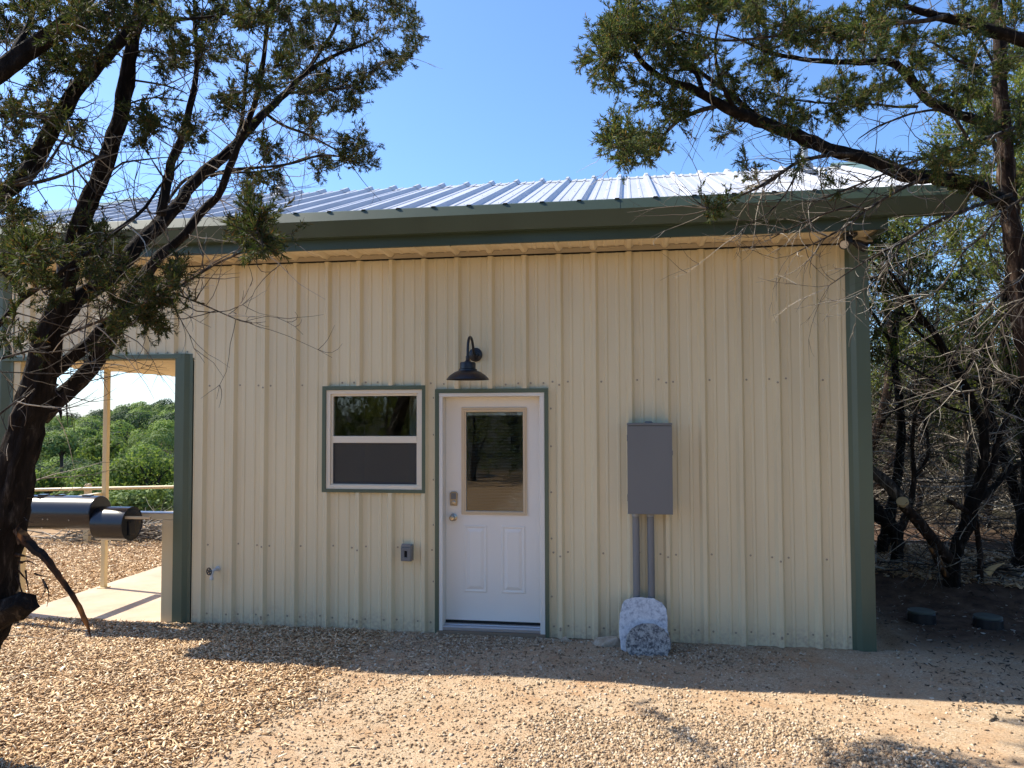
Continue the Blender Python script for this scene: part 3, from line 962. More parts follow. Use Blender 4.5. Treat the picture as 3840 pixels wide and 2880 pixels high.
tap = thing('hose_tap', (.16, -.01, .50), 'chrome hose tap with black wheel handle low on the wall', 'tap')
mb = MB(); mb.lathe([(.026, 0), (.024, .006), (.013, .010), (.013, .06)], (.165, -.004, .507), (0, -1, 0), 20)
mb.tube(catmull(np.array([(.165, -.055, .507), (.158, -.082, .500), (.156, -.092, .47), (.156, -.098, .435)]), .008), [.013] * len(catmull(np.array([(.165, -.055, .507), (.158, -.082, .500), (.156, -.092, .47), (.156, -.098, .435)]), .008)), 14)
mb.lathe([(.016, 0), (.018, .004), (.018, .022), (.014, .024)], (.156, -.098, .425), (0, 0, 1), 16)
mb.tube([(.165, -.06, .507), (.146, -.105, .506)], .008, 10)
mb.build('spout', M['galv'], tap, True)
mb = MB()
hc = Vector((.139, -.112, .503)); ax = Vector((-.38, -.92, .02)).normalized(); t = ax.orthogonal().normalized(); b = ax.cross(t)
rng_ = [tuple(hc + (t * math.cos(a) + b * math.sin(a)) * .031) for a in np.linspace(0, 2 * PI, 25)]
mb.tube(rng_, .0052, 8, False)
for a in np.linspace(0, 2 * PI, 6)[:-1]:
    mb.tube([tuple(hc), tuple(hc + (t * math.cos(a) + b * math.sin(a)) * .030)], .0045, 6)
mb.lathe([(.010, 0), (.010, .008), (.004, .010)], tuple(hc - ax * .003), tuple(ax), 12)
mb.build('handle', M['black'], tap, True)

fl = thing('floodlight', (5.71, -.22, 3.37), 'black twin head floodlight under the right end of the eave', 'floodlight')
mb = MB(); mb.box(5.655, 5.765, -.30, -.19, 3.345, 3.372); mb.box(5.685, 5.735, -.275, -.215, 3.29, 3.345); mb.build('mount', M['black'], fl, bevel=.006)
for (bx, tip) in ((5.690, (-.33, -.85, -.40)), (5.735, (.86, -.05, -.5))):
    a = Vector(tip).normalized(); c0 = Vector((bx, -.235, 3.315))
    mb = MB(); mb.lathe([(.010, -.02), (.014, .0), (.028, .03), (.036, .06), (.040, .10), (.040, .125), (.034, .125), (.030, .112)], tuple(c0), tuple(a), 24)
    h_ = mb.build('lamp_head', M['black'], fl, True)
    mb = MB(); mb.lathe([(.0335, .110), (.0335, .119), (.020, .121), (.001, .122)], tuple(c0), tuple(a), 24); mb.build('lens', M['lens'], h_, True)

# ------------------------------------------------------------------ things leaning or lying by the wall
def lean(poly, thick, mat_, name, base, top, label, cat, seed=1, rough=.006):
    """poly: outline (s across, t up the face), leaned from base point to top point"""
    base = Vector(base); up = (Vector(top) - base); Lr = up.length; up.normalize()
    ax = Vector((1, -.02, 0)).normalized(); nrm_ = ax.cross(up).normalized()
    if nrm_.y > 0: nrm_ = -nrm_
    r = random.Random(seed)
    P = catmull(np.array([(a, b, 0) for a, b in poly + [poly[0]]]), .02)[:-1]
    n = len(P); V = []
    for k, off in enumerate((0, .004, thick - .004, thick)):
        ins = .985 if k in (0, 3) else 1
        cx = P[:, 0].mean(); cz = P[:, 1].mean()
        for a, b, _ in P:
            j = r.uniform(-rough, rough)
            V.append(tuple(base + ax * (cx + (a - cx) * ins + j) + up * (cz + (b - cz) * ins + j * .6) - nrm_ * off))
    Fc = [list(range(n)), [3 * n + q for q in range(n)][::-1]]
    for k in range(3): Fc += [[k * n + q, k * n + n + q, k * n + n + (q + 1) % n, k * n + (q + 1) % n] for q in range(n)]
    o = raw_mesh(name, V, Fc, mat_)
    return tag(o, label, cat)


# front faces: slab foot y -.31, top against the conduits at y -.115
lean([(-.185, .02), (-.09, -.03), (.05, -.045), (.16, -.02), (.195, .04), (.19, .20), (.19, .30), (.165, .38), (.10, .425), (-.04, .437), (-.155, .405), (-.185, .32), (-.20, .18)],
     .03, M['granite'], 'granite_slab', (4.055, -.315, .0), (4.055, -.15, .40), 'pale speckled granite slab with rounded corners leaning on the conduits', 'stone slab', 3)
lean([(.0, -.055), (.10, -.04), (.165, .04), (.18, .12), (.14, .20), (.06, .245), (-.04, .25), (-.13, .205), (-.175, .12), (-.165, .04), (-.10, -.04)],
     .035, M['granite_dark'], 'granite_disc', (4.085, -.395, -.005), (4.085, -.30, .25), 'round darker granite disc propped against the pale slab', 'stone disc', 5)


def rock(name, c, size, label, cat, seed, mat_='stone', cuts=9):
    r = random.Random(seed); import bmesh
    bm = bmesh.new(); bmesh.ops.create_icosphere(bm, subdivisions=4, radius=1)
    pl = []
    for k in range(cuts):
        n = Vector((r.uniform(-1, 1), r.uniform(-1, 1), r.uniform(-.6, 1))).normalized(); pl.append((n, r.uniform(.42, .75)))
    for v in bm.verts:
        for n, d in pl:
            e = v.co.dot(n) - d
            if e > 0: v.co -= n * e
        v.co += Vector((r.uniform(-1, 1), r.uniform(-1, 1), r.uniform(-1, 1))) * .02
        v.co = Vector((v.co.x * size[0], v.co.y * size[1], v.co.z * size[2])) + Vector(c)
    me = bpy.data.meshes.new(name); bm.to_mesh(me); bm.free(); me.materials.append(M[mat_])
    o = bpy.data.objects.new(name, me); link(o)
    return tag(o, label, cat)


rk = rock('rock', (3.735, -.135, .02), (.17, .085, .085), 'angular tan limestone chunk lying left of the granite slab', 'rock', 12)
rock('rock', (3.40, -.10, .0), (.062, .05, .05), 'small rounded pale rock at the foot of the siding beside the door', 'rock', 4)

for (x, y, lab) in ((6.615, .985, 'round black capped riser lid in the dirt nearer the house corner'), (7.135, .865, 'round black capped riser lid in the dirt farther from the house corner')):
    zg = float(gz(x, y))
    t = thing('riser_lid', (x, y, zg), lab, 'riser lid', 'riser lids in the dirt beside the house')
    mb = MB(); mb.lathe([(.125, -.05), (.118, .075), (.112, .082)], (x, y, zg), (0, 0, 1), 32); mb.build('riser', M['black'], t, True)
    m = M.get('lid') or M.setdefault('lid', painted('dusty lid', (.075, .09, .075), .6, .2))
    mb = MB(); mb.lathe([(.116, .083), (.116, .096), (.104, .103), (.070, .100), (.030, .106), (.001, .107)], (x, y, zg), (0, 0, 1), 32); mb.build('cap', m, t, True)

# ------------------------------------------------------------------ smoker
sy = -.30
q = lambda a, b: at_y(80 + a / 2.553, 1750 + b / 2.553, sy)
bl, br = q(80, 440), q(690, 440)
rb = .155
fc = q(1062, 545); fl0 = q(690, 560)
smk = thing('smoker', (bl[0] + .1, sy, float(gz(bl[0], sy))), 'black barrel smoker grill with a smaller firebox beside the porch', 'smoker grill')
zb = q(740, 443)[2]
xb1 = q(770, 443)[0] - .0
mb = MB(); mb.lathe([(.001, 0), (rb - .006, 0.0), (rb - .004, .003), (rb, .004), (rb, xb1 - bl[0] - .02), (rb - .004, xb1 - bl[0] - .012), (rb - .006, xb1 - bl[0] - .012), (.001, xb1 - bl[0] - .012)], (bl[0], sy, zb), (1, 0, 0), 56)
barrel = mb.build('barrel', M['smoker'], smk, True, angle=25)
mb = MB()
for x in (bl[0] + .10, bl[0] + .27, bl[0] + .55):
    mb = MB(); mb.box(x, x + .08, sy - .025, sy + .03, zb + rb - .003, zb + rb + .008); mb.build('hinge', M['smoker'], barrel)
mb = MB()
for x, dz in ((bl[0] + .26, -.045), (bl[0] + .31, -.045), (bl[0] + .52, -.05), (bl[0] + .45, -.13), (bl[0] + .2, -.13)):
    yy = sy - math.sqrt(max(0, rb ** 2 - dz ** 2)); mb = MB(); mb.lathe([(.006, 0), (.005, .004), (.001, .005)], (x, yy, zb + dz), (0, -1, 0), 8); mb.build('bolt', M['nickel'], barrel)
rf = .150; zf = fc[2]; fx0 = xb1 - .012; fx1 = fc[0]
mb = MB(); mb.lathe([(.001, 0), (rf - .004, 0), (rf, .004), (rf, fx1 - fx0 - .006), (rf + .003, fx1 - fx0 - .006), (rf + .003, fx1 - fx0), (rf - .004, fx1 - fx0), (rf - .006, fx1 - fx0 - .004), (.001, fx1 - fx0 - .004)], (fx0, sy, zf), (1, 0, 0), 56)
fire = mb.build('firebox', M['smoker'], smk, True, angle=25)
mb = MB(); mb.box(fx1, fx1 + .006, sy - .055, sy + .03, zf - .10, zf + .03); mb.tube([(fx1 + .004, sy - .03, zf + .02), (fx1 + .012, sy - .03, zf + .02)], .01, 10); mb.build('damper', M['black'], fire)
mb = MB(); mb.box(fx1 - .03, fx1 + .24, sy - .10, sy - .075, zf + .055, zf + .078); mb.build('shelf_slat', M['wood'], smk, bevel=.003)
mb = MB(); ch = q(58, 335); ct = q(58, 95)
mb.lathe([(.040, -.05), (.040, ct[2] - ch[2] + .03)], (ch[0], sy, ch[2]), (0, 0, 1), 24)
chim = mb.build('chimney', M['smoker'], smk, True)
mb = MB(); mb.lathe([(.044, 0), (.046, .003), (.046, .009), (.001, .012)], (ch[0], sy, ct[2] + .031), (0, 0, 1), 24); mb.build('cap', M['galv'], chim, True)
pd = at_y(62, 2100, sy)[0]; pg = float(gz(pd, sy))
mb = MB(); mb.tube([(pd, sy, pg - .03), (pd, sy, zb - rb + .03)], .032, 16); mb.box(pd - .1, pd + .1, sy - .1, sy + .1, pg - .01, pg + .012)
mb.box(pd - .03, bl[0] + .12, sy - .03, sy + .03, zb - rb + .004, zb - rb + .03); mb.build('pedestal', M['smoker'], smk, True)

# ------------------------------------------------------------------ fence beyond the yard
fn = thing('rail_fence', (-5, 4.95, -.25), 'cream two post rail fence beyond the wood chip yard', 'fence')
mb = MB(); ra, rb_ = np.array((-7.2, 4.75, .665)), np.array((-2.6, 5.10, .775))
mb.tube([ra, rb_], .026, 12); mb.build('rail', M['cream'], fn, True)
for t in (.03, .478, .93):
    p = ra + (rb_ - ra) * t
    mb = MB(); mb.box(p[0] - .045, p[0] + .045, p[1] + .03, p[1] + .11, -.45, p[2] + .05); mb.box(p[0] - .03, p[0] + .03, p[1] + .03, p[1] + .11, p[2] + .05, p[2] + .075)
    mb.build('fence_post', M['cream'], fn, bevel=.004)
mb = MB(); mb.tube([ra + np.array((0, .02, -.42)), rb_ + np.array((0, .02, -.42))], .022, 12); mb.build('rail', M['cream'], fn, True)

# ------------------------------------------------------------------ trees
class Tree:
    def __init__(s, name, base, label, cat, group=None, seed=1):
        s.e = thing(name, tuple(base), label, cat, group)
        s.r = np.random.default_rng(seed)
        s.P = []; s.T = []; s.R = []; s.limb = []
        s.twigs = Bag(); s.dead = Bag(); s.leaf = Bag()
        s.sp = []                       # sprays: base, dir, length, width

    def trunk(s, pts, rad, mat_, name='trunk', sides=14, rough=.07, step=.05, wob=.012):
        Q = catmull(np.column_stack([pts, rad]), step)
        P, R = Q[:, :3].copy(), np.maximum(Q[:, 3], .0015)
        n = len(P)
        if n > 6:
            w = s.r.normal(0, 1, (n, 3)); k = np.ones(5) / 5
            w = np.stack([np.convolve(w[:, i], k, 'same') for i in range(3)], -1)
            P += w * np.minimum(wob, R * .45)[:, None]
        V, F = tube_arrays(P, R, sides, rough, s.r)
        m = len(P)
        V = np.vstack([V, P[:1], P[-1:]]); a, b = len(V) - 2, len(V) - 1
        i = np.arange(sides); j = (i + 1) % sides
        F = np.vstack([F, np.stack([j, i, np.full(sides, a), np.full(sides, a)], -1)[:0]])
        faces = [list(f) for f in F] + [[int(y), int(x), a] for x, y in zip(i, j)] + [[(m - 1) * sides + int(x), (m - 1) * sides + int(y), b] for x, y in zip(i, j)]
        o = raw_mesh(name, V, faces, mat_, s.e, smooth=True)
        s.nodes(P, R)
        return o

    def nodes(s, P, R):
        T = frames(P)[0]
        s.P.append(P); s.T.append(T); s.R.append(R)

    def stack(s):
        return np.vstack(s.P), np.vstack(s.T), np.concatenate(s.R)

    def shoot(s, bag, p0, d0, L, r0, r1, n=5, curl=.5, lift=.0, sides=4):
        """one curved twig; returns its points"""
        d = np.array(d0, float); p = np.array(p0, float); P = [p.copy()]
        k = s.r.normal(0, curl, 3)
        for i in range(n - 1):
            d = d + k * .25 + s.r.normal(0, curl * .22, 3) + np.array([0, 0, lift * .25]); d /= np.linalg.norm(d)
            p = p + d * L / (n - 1); P.append(p.copy())
        P = np.array(P)
        V, F = tube_arrays(P, np.linspace(r0, r1, n), sides)
        bag.add(V, F)
        return P

    def sprays(s, P, k, ln, wd, spread=.75):
        """leafy cords along a twig"""
        n = len(P)
        t = s.r.uniform(.05, 1, k) ** .75 * (n - 1) * .9999; i = np.minimum(t.astype(int), n - 2); f = (t - i)[:, None]
        B = P[i] * (1 - f) + P[i + 1] * f
        D = P[i + 1] - P[i]; D /= np.linalg.norm(D, axis=1, keepdims=True)
        D = D + s.r.normal(0, spread, (k, 3)) * .75; D /= np.linalg.norm(D, axis=1, keepdims=True)
        s.sp.append((B, D, s.r.uniform(.55, 1.25, k) * ln, s.r.uniform(.7, 1.3, k) * wd))

    def flush(s, mat_, name='foliage'):
        if not s.sp: return
        B = np.vstack([a[0] for a in s.sp]); D = np.vstack([a[1] for a in s.sp]); L = np.concatenate([a[2] for a in s.sp]); W = np.concatenate([a[3] for a in s.sp])
        Q = s.r.normal(0, 1, B.shape); Sd = np.cross(D, Q); Sd /= np.linalg.norm(Sd, axis=1, keepdims=True) + 1e-9
        Nn = np.cross(D, Sd)
        m1 = B + D * (L * .45)[:, None] + Nn * (L * .10)[:, None]
        V = np.stack([B, m1 + Sd * (W / 2)[:, None], B + D * L[:, None], m1 - Sd * (W / 2)[:, None]], 1).reshape(-1, 3)
        F = np.arange(len(B))[:, None] * 4 + np.array([[0, 1, 2, 3]])
        raw_mesh(name, V, F, mat_, s.e)
        s.sp = []

    def cluster(s, c, node, size=.16, twiglets=7, k=22, ln=.034, wd=.0075, tip=None):
        """branch out from a skeleton node to c and dress its end with leafy twigs"""
        P, T, R = s.stack()
        p0, t0, r0 = P[node], T[node], R[node]
        v = c - p0; L = np.linalg.norm(v) + 1e-6; u = v / L
        side = t0 if t0 @ u > -.2 else -t0
        c1 = p0 + (side * .35 + u * .3) * L * .5 + s.r.normal(0, .05, 3) * L
        n = max(4, int(L / .06)); t = np.linspace(0, 1, n)[:, None]
        B = (1 - t) ** 2 * p0 + 2 * t * (1 - t) * c1 + t ** 2 * c
        B[1:-1] += s.r.normal(0, .012, (n - 2, 3)) * min(1, L * 2)
        ra = min(r0 * .6, .003 + .010 * L); rad = np.linspace(ra, .0022, n)
        V, F = tube_arrays(B, rad, 5); s.twigs.add(V, F)
        if L > .15: s.nodes(B[n // 3:], rad[n // 3:])
        m = max(2, int(n * .5)); bd = B[-1] - B[-2]; bd /= np.linalg.norm(bd) + 1e-9
        for q in range(twiglets):
            p = B[s.r.integers(n - m, n)]
            d = bd * .7 + s.r.normal(0, .7, 3) + np.array([0, 0, .25]); d /= np.linalg.norm(d)
            l = size * s.r.uniform(.5, 1.25)
            W_ = s.shoot(s.twigs, p, d, l, .0019, .0008, 5, .45, .25, 3)
            s.sprays(W_, int(k * s.r.uniform(.6, 1.3)), ln, wd)
            for z in range(2):
                W2 = s.shoot(s.twigs, W_[s.r.integers(1, 4)], d + s.r.normal(0, .6, 3), l * .6, .0012, .0006, 4, .5, .2, 3)
                s.sprays(W2, int(k * .6), ln, wd)

    def px_clusters(s, blobs, dep=.25, **kw):
        C = []
        for (x, y, rx, ry, n) in blobs:
            for _ in range(n):
                a = s.r.uniform(0, 2 * PI); q = math.sqrt(s.r.uniform(0, 1))
                C.append((x + rx * q * math.cos(a), y + ry * q * math.sin(a)))
        P, T, R = s.stack(); Z = to_px(P)
        C.sort(key=lambda c: np.min(np.hypot(Z[:, 0] - c[0], Z[:, 1] - c[1])))
        for c in C:
            P, T, R = s.stack(); Z = to_px(P)
            d = np.hypot(Z[:, 0] - c[0], Z[:, 1] - c[1]) * (1 + .5 * s.r.random(len(P))) + 30 * (R < .004)
            i = int(np.argmin(d))
            D = Z[i, 2] + s.r.normal(0, dep)
            s.cluster(at(c[0], c[1], D), i, **kw)

    def dead_twigs(s, n, lo=.12, hi=.5, lift=.1, where=None, r0=.003, sub=3, bag=None, along=.5):
        P, T, R = s.stack()
        idx = np.arange(len(P)) if where is None else np.nonzero(where(P, R))[0]
        if not len(idx): return
        bag = bag or s.dead
        for _ in range(n):
            i = s.r.choice(idx)
            d = s.r.normal(0, 1, 3); d -= T[i] * (d @ T[i]) * .7; d += T[i] * along; d /= np.linalg.norm(d)
            L = s.r.uniform(lo, hi)
            W_ = s.shoot(bag, P[i], d, L, min(r0, R[i] * .7), .0008, 7, .5, lift, 4)
            for q in range(s.r.integers(1, sub + 1)):
                k = s.r.integers(2, 6); e = W_[k] - W_[k - 1]; e /= np.linalg.norm(e)
                e = e + s.r.normal(0, .55, 3); e /= np.linalg.norm(e)
                s.shoot(bag, W_[k], e, L * s.r.uniform(.2, .5), r0 * .5, .0006, 5, .6, lift, 3)

    def finish(s, leafm=None, twigm='livetwig', deadm='twig'):
        s.twigs.build('live_twigs', M[twigm], s.e)
        s.dead.build('dead_twigs', M[deadm], s.e)
        if leafm: s.flush(M[leafm])


def pxlimb(L):
    """[(px, py, width px, depth)] -> points, radii"""
    P = np.array([at(a, b, d) for a, b, w_, d in L]); R = np.array([w_ / 2 / F_PX * d for a, b, w_, d in L])
    return P, R


# ---- left juniper: dark trunk leaning in from the left edge
KD = .80
lt = Tree('juniper_tree', (-.1, -3.2, float(gz(-.1, -3.2))), 'dark leaning juniper in the left foreground with several trunks and torn hanging bark', 'tree', seed=21)
D0 = 4.9 * KD
lt.trunk(*pxlimb([(-330, 2990, 300, D0), (-260, 2760, 255, D0), (-180, 2560, 225, D0), (-110, 2420, 190, D0), (-55, 2220, 185, D0), (5, 1960, 170, D0), (50, 1780, 145, D0), (88, 1650, 122, D0), (130, 1500, 118, D0), (165, 1350, 104, D0), (190, 1250, 98, D0), (217, 1180, 92, D0), (241, 1093, 66, D0), (255, 1020, 68, D0), (282, 900, 64, D0), (333, 760, 62, D0), (383, 651, 60, D0), (420, 542, 56, D0), (463, 398, 52, D0), (495, 230, 46, D0), (520, 90, 42, D0), (545, -60, 38, D0), (590, -300, 24, D0)]), M['bark'], rough=.09, sides=30)
limbs_l = [
    [(205, 1225, 80, D0), (289, 1122, 66, 4.85 * KD), (362, 1076, 60, 4.8 * KD), (434, 1020, 60, 4.75 * KD), (499, 933, 56, 4.7 * KD), (579, 861, 50, 4.65 * KD), (651, 788, 46, 4.6 * KD), (723, 694, 44, 4.55 * KD), (796, 622, 42, 4.5 * KD), (882, 535, 36, 4.45 * KD), (984, 441, 30, 4.4 * KD), (1070, 347, 24, 4.35 * KD), (1157, 268, 18, 4.3 * KD), (1251, 210, 13, 4.3 * KD), (1338, 174, 10, 4.25 * KD), (1420, 138, 6, 4.25 * KD)],
    [(150, 1560, 90, 5.0 * KD), (250, 1480, 70, 5.05 * KD), (350, 1360, 64, 5.1 * KD), (400, 1270, 62, 5.1 * KD), (434, 1199, 58, 5.15 * KD), (482, 1141, 54, 5.15 * KD), (520, 1080, 50, 5.2 * KD), (560, 1020, 46, 5.2 * KD), (600, 955, 44, 5.2 * KD), (640, 920, 36, 5.25 * KD), (694, 875, 34, 5.25 * KD), (759, 788, 32, 5.3 * KD), (810, 745, 30, 5.3 * KD), (850, 660, 30, 5.3 * KD), (880, 590, 26, 5.3 * KD), (933, 463, 22, 5.3 * KD), (969, 347, 20, 5.3 * KD), (991, 202, 18, 5.3 * KD), (1009, 43, 15, 5.3 * KD), (1030, -120, 10, 5.3 * KD)],
    [(190, 1400, 50, 4.9 * KD), (260, 1345, 46, 5.0 * KD), (330, 1290, 46, 5.05 * KD), (400, 1215, 46, 5.15 * KD)],
    [(600, 800, 36, 4.75 * KD), (637, 622, 32, 4.85 * KD), (680, 528, 28, 4.9 * KD), (723, 362, 22, 4.95 * KD), (738, 239, 17, 5.0 * KD), (731, 72, 12, 5.0 * KD), (725, -80, 8, 5.0 * KD)],
    [(870, 590, 18, 4.6 * KD), (905, 470, 16, 4.7 * KD), (915, 330, 13, 4.75 * KD), (930, 200, 10, 4.8 * KD)],
    [(1070, 347, 16, 4.4 * KD), (1160, 250, 13, 4.5 * KD), (1250, 120, 11, 4.6 * KD), (1275, 20, 8, 4.6 * KD)],
    [(-120, 880, 80, 4.5 * KD), (0, 735, 62, 4.55 * KD), (72, 673, 60, 4.55 * KD), (166, 535, 56, 4.6 * KD), (239, 398, 54, 4.65 * KD), (340, 282, 48, 4.7 * KD), (434, 181, 46, 4.7 * KD), (506, 101, 42, 4.75 * KD), (571, 0, 38, 4.75 * KD), (660, -150, 26, 4.8 * KD)],
    [(-150, 370, 80, 4.2 * KD), (0, 268, 72, 4.25 * KD), (94, 210, 68, 4.3 * KD), (195, 137, 62, 4.3 * KD), (275, 65, 56, 4.35 * KD), (340, -30, 48, 4.4 * KD)],
    [(36, 230, 26, 4.3 * KD), (60, 180, 24, 4.35 * KD), (85, 130, 20, 4.4 * KD), (123, 40, 15, 4.45 * KD), (140, -40, 10, 4.5 * KD)],
    [(300, 60, 26, 4.4 * KD), (400, 55, 22, 4.4 * KD), (520, 72, 16, 4.4 * KD), (650, 74, 12, 4.45 * KD), (800, 60, 8, 4.5 * KD), (900, 40, 5, 4.5 * KD)],
    [(-60, 1280, 20, 4.2 * KD), (0, 1212, 19, 4.2 * KD), (85, 1123, 18, 4.25 * KD), (214, 1033, 17, 4.3 * KD), (254, 993, 16, 4.3 * KD), (328, 949, 15, 4.35 * KD), (472, 839, 14, 4.4 * KD), (547, 775, 12, 4.45 * KD), (597, 700, 9, 4.5 * KD), (690, 600, 6, 4.5 * KD)],
    [(90, 1120, 18, 4.25 * KD), (50, 1060, 16, 4.2 * KD), (0, 1000, 15, 4.2 * KD), (-60, 930, 12, 4.15 * KD)],
]
fB = lambda x: 3.92 + max(0, x - 205) / 1215 * 1.45
setB = lambda L_, o=0: [(a, b, w_, fB(a) + o) for a, b, w_, d in L_]
for k_, o_ in ((0, 0), (4, .05), (5, .1)): limbs_l[k_] = setB(limbs_l[k_], o_)
for L_ in limbs_l:
    lt.trunk(*pxlimb(L_), M['bark'], 'limb', 16, .09)
pale_l = [
    [(230, 1260, 12, 4.6 * KD), (378, 1202, 11, 4.5 * KD), (497, 1157, 11, 4.45 * KD), (600, 1110, 10, 4.4 * KD), (666, 1080, 10, 4.4 * KD), (796, 998, 9, 4.35 * KD), (870, 963, 8, 4.35 * KD), (960, 924, 5, 4.3 * KD)],
    [(650, 1098, 8, 4.4 * KD), (771, 1147, 6, 4.35 * KD), (885, 1197, 4, 4.3 * KD), (945, 1209, 2.5, 4.3 * KD)],
    [(790, 660, 16, 4.5 * KD), (860, 640, 13, 4.45 * KD), (960, 628, 11, 4.4 * KD), (1085, 615, 10, 4.35 * KD), (1170, 590, 9, 4.3 * KD), (1230, 582, 8, 4.3 * KD), (1330, 596, 5, 4.25 * KD)],
    [(560, 850, 14, 4.8 * KD), (700, 672, 12, 4.75 * KD), (850, 650, 10, 4.7 * KD), (1000, 640, 8, 4.7 * KD), (1150, 590, 6, 4.7 * KD)],
    [(1000, 430, 13, 4.4 * KD), (1060, 470, 11, 4.35 * KD), (1157, 506, 9, 4.3 * KD), (1260, 560, 7, 4.3 * KD)],
    [(1060, 350, 12, 4.35 * KD), (1180, 340, 10, 4.3 * KD), (1330, 320, 8, 4.3 * KD), (1440, 230, 5, 4.3 * KD)],
    [(0, 1347, 9, 4.4 * KD), (100, 1318, 8, 4.5 * KD), (190, 1300, 7, 4.6 * KD)],
    [(-20, 1394, 4, 4.3 * KD), (180, 1402, 5, 4.4 * KD), (400, 1398, 3, 4.5 * KD)],
    [(0, 1552, 8, 4.5 * KD), (60, 1505, 8, 4.6 * KD), (130, 1460, 7, 4.75 * KD)],
    [(0, 692, 8, 4.3 * KD), (110, 690, 14, 4.35 * KD), (250, 650, 11, 4.4 * KD), (360, 590, 9, 4.45 * KD), (410, 580, 5, 4.5 * KD)],
    [(30, 690, 12, 4.4 * KD), (150, 640, 10, 4.4 * KD), (250, 505, 8, 4.45 * KD)],
    [(0, 430, 6, 4.3 * KD), (180, 440, 7, 4.35 * KD), (330, 450, 8, 4.5 * KD)],
    [(210, 520, 8, 4.7 * KD), (330, 570, 9, 4.75 * KD), (400, 600, 7, 4.8 * KD)],
    [(500, 300, 8, 4.9 * KD), (620, 320, 7, 4.9 * KD), (700, 350, 4, 4.9 * KD)],
    [(450, 400, 8, 4.9 * KD), (570, 365, 6, 4.85 * KD), (700, 380, 4, 4.8 * KD)],
    [(350, 720, 8, 4.9 * KD), (290, 640, 7, 4.85 * KD), (220, 560, 3, 4.85 * KD)],
    [(290, 880, 9, 4.9 * KD), (420, 640, 8, 4.8 * KD), (540, 600, 6, 4.8 * KD), (640, 590, 3, 4.8 * KD)],
]
for k_, o_ in ((2, 0), (3, .15), (4, 0), (5, .1)): pale_l[k_] = setB(pale_l[k_], o_)
for L_ in pale_l:
    lt.trunk(*pxlimb(L_), M['bark_pale'], 'limb', 7, .06)
lt.dead_twigs(620, .12, .5, .15, r0=.0034)
K = lambda x, y: (700 + x / 2.183, y / 2.183)
Q8 = lambda x, y: (x / 2.011, 700 + y / 2.011)
bl_ = []
for x, y, rx, ry, n in ((60, 60, 90, 70, 9), (200, 40, 90, 50, 8), (330, 110, 80, 60, 8), (450, 40, 80, 45, 6), (600, 60, 80, 60, 6), (330, 60, 120, 50, 6), (60, 180, 60, 60, 4), (220, 230, 60, 70, 7), (160, 330, 55, 40, 3), (590, 215, 90, 60, 8), (640, 130, 70, 60, 5), (30, 460, 60, 120, 8), (110, 400, 60, 40, 3), (60, 600, 70, 60, 6), (215, 455, 45, 40, 4), (240, 490, 30, 30, 2), (590, 430, 60, 60, 7), (560, 500, 50, 50, 4), (710, 500, 45, 70, 5), (250, 250, 60, 30, 3), (380, 190, 70, 40, 3)):
    bl_.append((x, y, rx, ry, n))
for x, y, rx, ry, n in ((200, 80, 160, 90, 6), (500, 200, 140, 120, 8), (820, 90, 130, 90, 9), (850, 380, 110, 110, 8), (1020, 200, 90, 160, 7), (1030, 360, 110, 90, 6), (730, 560, 90, 90, 5), (300, 860, 110, 150, 9), (600, 700, 110, 80, 7), (1040, 760, 110, 100, 8), (1180, 90, 160, 90, 8), (1390, 180, 80, 110, 6), (1650, 70, 110, 90, 8), (1800, 260, 95, 150, 11), (1740, 480, 130, 80, 8), (1590, 550, 110, 90, 6), (1400, 720, 120, 100, 8), (1300, 880, 110, 80, 7), (980, 930, 130, 90, 7), (1000, 1060, 90, 60, 4), (640, 1260, 120, 90, 5), (1340, 1200, 130, 90, 7), (1240, 1330, 120, 60, 6), (1440, 1310, 70, 60, 4), (790, 1480, 90, 60, 4), (560, 1560, 90, 110, 7), (1250, 430, 120, 70, 5), (1350, 600, 100, 60, 4), (1500, 330, 130, 100, 4), (400, 450, 130, 120, 5), (180, 470, 100, 100, 5), (60, 300, 70, 160, 5), (1080, 1330, 80, 60, 3), (880, 560, 120, 90, 6), (1150, 640, 130, 100, 6)):
    a, b = K(x, y); bl_.append((a, b, rx / 2.183, ry / 2.183, n))
for x, y, rx, ry, n in ((80, 200, 130, 140, 10), (150, 600, 150, 120, 12), (330, 560, 120, 90, 8), (720, 600, 120, 100, 9), (560, 420, 90, 50, 4), (780, 330, 70, 60, 2), (860, 500, 90, 60, 5), (330, 830, 60, 90, 4), (100, 1130, 120, 110, 5), (960, 620, 90, 60, 4), (1050, 740, 80, 80, 4), (1180, 860, 90, 100, 6), (1060, 1010, 160, 70, 7), (1370, 680, 70, 50, 3), (1220, 800, 60, 60, 3), (900, 860, 100, 80, 4), (1880, 300, 110, 90, 8), (1950, 430, 70, 60, 3), (1850, 130, 110, 80, 5), (950, 1130, 100, 50, 3)):
    a, b = Q8(x, y); bl_.append((a, b, rx / 2.011, ry / 2.011, n))
bl_ += [(700, -120, 500, 90, 14), (300, -150, 300, 100, 8), (1250, -110, 200, 80, 6)]
bl_ = [(a, b, c, d, max(1, int(round(n * .86)))) for a, b, c, d, n in bl_]
lt.px_clusters(bl_, dep=.28, size=.098, twiglets=6, k=36, ln=.027, wd=.0046)
lt.finish('juniper_shaded')
